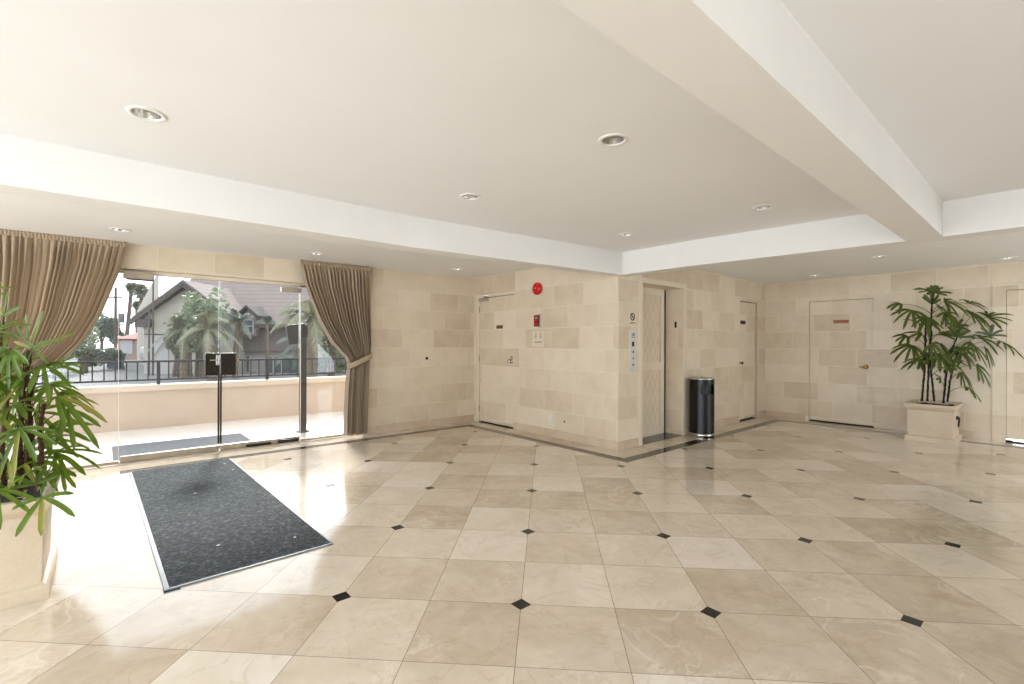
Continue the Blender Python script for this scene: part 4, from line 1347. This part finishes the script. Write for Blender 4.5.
for (t0, t1, z0, z1) in ((.25, .38, 3.3, 4.4), (.55, .65, 3.3, 4.3), (.2, .42, .5, 1.7), (.5, .75, .5, 1.6)):
    b = BM(); a = loc2(pA, 0) + dirv * t0 + outn * .04; c = loc2(pA, 0) + dirv * t1 + outn * .04
    q = [b.verts.new((p.x, p.y, z)) for p, z in ((a, z0), (c, z0), (c, z1), (a, z1))]
    q2 = [b.verts.new((p.x - outn.x * .1, p.y - outn.y * .1, z)) for p, z in ((a, z0), (c, z0), (c, z1), (a, z1))]
    b.faces.new(q); b.faces.new(q2)
    for i in range(4): j = (i + 1) % 4; b.faces.new((q[i], q[j], q2[j], q2[i]))
    bmesh.ops.recalc_face_normals(b, faces=b.faces[:])
    obj('window', b, M['houseglass'], sw)
# red-roofed garage
gr = place('garage_building', 126, 55, 'low garage with a pale red tiled roof and white door', 'garage')
def gu(px): return ux(px, 126, 55)
b = BM(); box(b, gu(117.5), gu(138), 0, 6, 0, zz_(340, 55)); obj('wall', b, simple('pinkish_brick', srgb(130, 108, 100), srgb(118, 98, 92), .9), gr)
b = BM()
v = [b.verts.new(q) for q in ((gu(117), -.5, zz_(340, 55)), (gu(139), -.5, zz_(340, 55)), (gu(139), 4, zz_(328, 55)), (gu(118), 4, zz_(331, 55)), (gu(117), 4, 0.5), (gu(139), 4, 0.5))]
b.faces.new((v[0], v[1], v[2], v[3])); b.faces.new((v[0], v[3], v[4])); b.faces.new((v[1], v[5], v[2])); b.faces.new((v[3], v[2], v[5], v[4])); b.faces.new((v[0], v[4], v[5], v[1]))
obj('roof', b, M['redtile'], gr)
b = BM(); box(b, gu(120.5), gu(133), -.1, 0, zz_(355, 55), zz_(341.5, 55)); obj('garage_door', b, M['garage'], gr)
# bins, gate bits
bb_ = place('recycling_bin', 115.5, 34, 'blue recycling bin with a grey lid on the driveway', 'bin')
b = BM()
lo = [b.verts.new(q) for q in ((-.32, -.3, .05), (.32, -.3, .05), (.32, .3, .05), (-.32, .3, .05))]
hi = [b.verts.new(q) for q in ((-.42, -.38, 1.1), (.42, -.38, 1.1), (.42, .38, 1.1), (-.42, .38, 1.1))]
b.faces.new(list(reversed(lo))); b.faces.new(hi)
for i in range(4): j = (i + 1) % 4; b.faces.new((lo[i], lo[j], hi[j], hi[i]))
obj('bin_body', b, M['bluebin'], bb_)
b = BM(); box(b, -.46, .46, -.44, .42, 1.1, 1.2, bevel=.03); obj('lid', b, M['greylid'], bb_)
for s in (-1, 1):
    b = BM(); lathe(b, [(.12, -.03), (.12, .03)], 16, Matrix.Translation((s * .33, .28, .12)) @ Matrix.Rotation(PI / 2, 4, 'Y')); obj('wheel', b, M['blackmatt'], bb_)
gp = place('gate_pillar', 111, 36, 'short pale pillar beside the blue bin', 'pillar')
b = BM(); box(b, -.12, .12, -.12, .12, 0, zz_(350, 36), bevel=.02); obj('shaft', b, M['whitetrim'], gp)
b = BM(); box(b, -.16, .16, -.16, .16, zz_(350, 36), zz_(349, 36), bevel=.02); obj('pillar_cap', b, M['whitetrim'], gp)
rb = place('traffic_barrel', 114.5, 40, 'orange-red container standing behind the blue bin', 'container')
b = BM(); lathe(b, [(.3, 0), (.3, 1.1), (.28, 1.1), (.28, 1.35), (.27, 1.4), (.2, 1.42)], 16); obj('barrel_body', b, M['redplastic'], rb)
b = BM(); box(b, -.2, .2, -.03, .03, 1.42, 1.56, bevel=.01); obj('handle', b, M['redplastic'], rb)

# utility poles
def upole(px, d, ytop, label, arms=True, rr=.13):
    o = place('utility_pole', px, d, label, 'utility pole')
    h = zz_(ytop, d)
    b = BM(); tube(b, [(0, 0, 0), (0, 0, h * .5), (0.0, 0, h)], [rr, rr * .9, rr * .75], 12); obj('pole_shaft', b, M['pole'], o)
    if arms:
        b = BM(); box(b, -1.1, .6, -.06, .06, h - .9, h - .78); obj('crossarm', b, M['pole'], o)
        b = BM(); box(b, -.8, .7, -.06, .06, h - 3.3, h - 3.2); obj('crossarm', b, M['pole'], o)
        b = BM(); lathe(b, [(.22, 0), (.24, .05), (.24, .75), (.2, .85)], 14, Matrix.Translation((.5, 0, h - 3.1))); obj('transformer', b, M['greylid'], o)
    return o
upole(115.5, 42, 289, 'brown wooden utility pole with crossarms standing left of the garage')
upole(153, 28, 268, 'tall thin dark pole in front of the cream building', False, .055)
upole(149, 27.8, 311, 'short grey service pole at the front corner of the cream building', False, .06)

# palms
def palm(px, d, ycrown, nf, length, label, mat, trunk_r=.2, lean=0, group=None, droop=1.0, seed=1, fan=False):
    r = random.Random(seed)
    o = place('palm_tree', px, d, label, 'palm tree', group)
    h = zz_(ycrown, d)
    b = BM(); pts = [(lean * t * t, 0, h * t) for t in [i / 14 for i in range(15)]]
    tube(b, pts, [trunk_r * (1.15 - .3 * i / 14) * (1.06 if i % 2 else .96) for i in range(15)], 12)
    obj('trunk', b, M['palmtrunk'], o)
    b = BM(); top = Vector((lean, 0, h))
    for k in range(nf):
        az = 2 * PI * k / nf * 2.6 + r.uniform(-.3, .3); el = r.uniform(-.1, 1.3)
        L = length * r.uniform(.8, 1.1)
        dh = Vector((math.cos(az), math.sin(az), 0))
        pts = []
        for i in range(11):
            t = i / 10
            pts.append(top + dh * (L * t * math.cos(el) * (1 - .15 * t)) + Vector((0, 0, L * (t * math.sin(el) - droop * (.35 + .4 * math.cos(el)) * t * t))))
        tube(b, pts, [.03 * (1 - .7 * i / 10) + .004 for i in range(11)], 4, cap=False)
        for i in range(1, 10):
            for f in (0, .25, .5, .75):
                p = pts[i].lerp(pts[i + 1], f)
                tng = (pts[i + 1] - pts[i]).normalized()
                sd = tng.cross(Vector((0, 0, 1))).normalized()
                ll = L * .26 * math.sin(PI * (.12 + .8 * i / 10)) * r.uniform(.8, 1.15)
                for s in (-1, 1):
                    tip = p + (sd * s * .75 + tng * .55 + Vector((0, 0, -.45 - r.uniform(0, .4)))).normalized() * ll
                    w = tng * .022
                    a_ = b.verts.new(p - w); c_2 = b.verts.new(p + w); e_ = b.verts.new(tip)
                    mm = p.lerp(tip, .5) + Vector((0, 0, .02))
                    g1_ = b.verts.new(mm + w * .9); g2_ = b.verts.new(mm - w * .9)
                    b.faces.new((a_, c_2, g1_, g2_)); b.faces.new((g2_, g1_, e_))
    obj('crown', b, mat, o)
    return o
palm(186, 26, 331, 24, 1.9, 'thick-trunked palm tree with yellowing fronds in front of the grey garage door', M['palmleaf'], .27, 0, seed=3)
palm(199, 26.6, 312, 26, 2.0, 'tall feathery palm tree just left of the glass door joint', M['palmleafg'], .17, .3, seed=4)
palm(214, 24, 330, 22, 1.9, 'palm tree with drooping fronds seen above the door lock plates', M['palmleaf'], .25, -.3, seed=5)
palm(235, 26, 322, 15, 1.35, 'slim palm tree with arching fronds left of the dormer window', M['palmleafg'], .13, .2, seed=6)
palm(267, 27, 324, 9, .9, 'small slim palm tree right of the dormer window', M['palmleafg'], .10, 0, seed=8)
palm(312, 22, 318, 26, 2.3, 'large pale palm tree partly behind the intercom post and right curtain', M['palmleaf'], .2, 0, seed=9)
palm(300, 24, 344, 14, 1.7, 'low bushy palm tree behind the intercom panel', M['palmleafg'], .12, 0, seed=12)
# far sky palms: ball crowns
def skypalm(px, d, ytop, cr_, label, px2, seed):
    r = random.Random(seed)
    o = place('fan_palm_tree', px, d, label, 'palm tree')
    h = zz_(ytop, d); le = ux(px2, px, d)
    b = BM(); tube(b, [(le * 0, 0, 0), (le * .5, 0, h * .5), (le, 0, h)], [.34, .28, .24], 10); obj('trunk', b, M['pole'], o)
    b = BM()
    for k in range(130):
        dv = Vector((r.gauss(0, 1), r.gauss(0, 1), r.gauss(0, 1))).normalized()
        ln = cr_ * r.uniform(.75, 1.1)
        if dv.z < -.4: ln *= 1.25
        s = dv.orthogonal().normalized() * .16; c0 = Vector((le, 0, h - .1))
        a_, e_, g_1 = c0 + dv * ln * .15, c0 + dv * ln * .7 + s, c0 + dv * ln * .7 - s
        b.faces.new([b.verts.new(q) for q in (a_, e_, c0 + dv * ln, g_1)])
    obj('crown', b, M['farpalm'], o)
skypalm(125, 75, 288, 0.95, 'very tall thin fan palm against the sky, left of the pair', 131.5, 1)
skypalm(137, 70, 291, 1.15, 'very tall fan palm with a round shaggy crown against the sky', 141.5, 2)
skypalm(137.5, 85, 305, .75, 'smaller distant fan palm below the shaggy one', 136.5, 3)

def tree(px, d, ytop, wpx, label, mat, seed, name='leafy_tree', trunk=True):
    r = random.Random(seed)
    o = place(name, px, d, label, 'tree' if name == 'leafy_tree' else 'shrub')
    h = zz_(ytop, d); w = wpx / F * d / 2
    if trunk:
        b = BM()
        tube(b, [(0, 0, 0), (.1, 0, h * .3), (-.1, 0, h * .6)], [.2, .16, .09], 8)
        tube(b, [(.1, 0, h * .3), (w * .4, .1, h * .62)], [.1, .05], 6); tube(b, [(.05, 0, h * .35), (-w * .4, -.1, h * .65)], [.1, .05], 6)
        obj('trunk', b, M['pole'], o)
    b = BM()
    blobs = [(Vector((r.uniform(-.6, .6) * w, r.uniform(-.5, .5) * w, h * r.uniform(.4, .8))), r.uniform(.3, .5)) for _ in range(9)]
    for k in range(2600):
        c0, rr = r.choice(blobs)
        dv = Vector((r.gauss(0, 1), r.gauss(0, 1), r.gauss(0, 1))).normalized() * r.uniform(.7, 1)
        p = c0 + Vector((dv.x * w * rr * 1.3, dv.y * w * rr, dv.z * h * rr * .5))
        if p.z < 0.05: p.z = .05 + abs(p.z)
        if p.z > h: p.z = h - .1
        n_ = Vector((r.gauss(0, 1), r.gauss(0, 1), r.gauss(0, 1))).normalized(); u = n_.orthogonal().normalized() * .11 * d / 30; v_ = n_.cross(u).normalized() * .06 * d / 30
        b.faces.new([b.verts.new(q) for q in (p - u, p + v_, p + u, p - v_)])
    obj('foliage', b, mat, o)
tree(84, 30, 318, 52, 'pale leafy tree beside the left curtain edge', M['treeleaf'], 1)
tree(101, 60, 310, 34, 'hazy grey-green tree behind the utility pole', M['treeleafd'], 2)
tree(97, 33, 347, 40, 'low dark hedge bush beside the driveway', M['treeleafd'], 3, 'hedge_bush', False)
tree(206, 25.6, 287, 44, 'bushy grey-green tree rising between the palms in front of the house gable', M['treeleaf'], 14)
tree(176, 27.0, 318, 26, 'small bushy tree with pale yellow-green leaves left of the thick palm trunk', M['treeleaf'], 15)
tree(60, 40, 300, 60, 'broad leafy tree mostly behind the left curtain', M['treeleafd'], 4)
tree(340, 28, 348, 34, 'green leafy shrub seen low beside the right curtain', M['treeleaf'], 5, 'leafy_shrub', False)
tree(331, 25, 300, 30, 'pale leafy tree beside the right curtain', M['treeleaf'], 6)

# ------------------------------------------------------------------ light
w = bpy.data.worlds.new('sky'); sc.world = w; w.use_nodes = True
nt = w.node_tree; nt.nodes.clear()
o_ = nt.nodes.new('ShaderNodeOutputWorld'); bg = nt.nodes.new('ShaderNodeBackground')
tc = nt.nodes.new('ShaderNodeTexCoord'); sp_ = nt.nodes.new('ShaderNodeSeparateXYZ')
nt.links.new(tc.outputs['Generated'], sp_.inputs[0])
rp = nt.nodes.new('ShaderNodeValToRGB'); nt.links.new(sp_.outputs[2], rp.inputs[0])
rp.color_ramp.elements[0].position = 0; rp.color_ramp.elements[0].color = (.92, .96, 1.0, 1)
rp.color_ramp.elements[1].position = .8; rp.color_ramp.elements[1].color = (.78, .88, 1.0, 1)
nt.links.new(rp.outputs[0], bg.inputs[0]); bg.inputs[1].default_value = 2.5
nt.links.new(bg.outputs[0], o_.inputs[0])

sun = bpy.data.lights.new('sun', 'SUN'); sun.energy = 4.4; sun.angle = math.radians(9); sun.color = (1, .985, .965)
so = bpy.data.objects.new('sun', sun); COL.objects.link(so)
sd = Vector((.27, 1.0, .64)).normalized()
so.rotation_euler = sd.to_track_quat('Z', 'Y').to_euler()


def area(name, loc, to, sx, sy, power, color=(1, 1, 1)):
    l = bpy.data.lights.new(name, 'AREA'); l.shape = 'RECTANGLE'; l.size = sx; l.size_y = sy; l.energy = power; l.color = color
    o = bpy.data.objects.new(name, l); COL.objects.link(o)
    o.location = loc
    o.rotation_euler = (Vector(loc) - Vector(to)).to_track_quat('Z', 'Y').to_euler()
    return o
# area lamps added as fill at the unseen windows behind the camera
area('window_fill_left', (X0 - .16, 1.35, 1.25), (X0 + 5, 1.35, 1.25), 8.3, 1.9, 185, (.8, .9, 1))
area('window_fill_back', (-2.35, Y0 - .16, 1.25), (-2.35, Y0 + 5, 1.25), 3.0, 1.9, 8, (.8, .9, 1))
area('window_fill_right', (7.25, Y0 - .16, 1.25), (7.25, Y0 + 5, 1.25), 3.2, 1.9, 30, (.8, .9, 1))

sc.view_settings.view_transform = 'Standard'
sc.view_settings.look = 'None'
sc.view_settings.gamma = 1
sc.view_settings.use_curve_mapping = False
sc.view_settings.exposure = 0.66
sc.cycles.use_denoising = True
sc.cycles.max_bounces = 10
sc.cycles.diffuse_bounces = 6
sc.cycles.glossy_bounces = 4
sc.cycles.transparent_max_bounces = 12
sc.cycles.caustics_reflective = False
sc.cycles.caustics_refractive = False
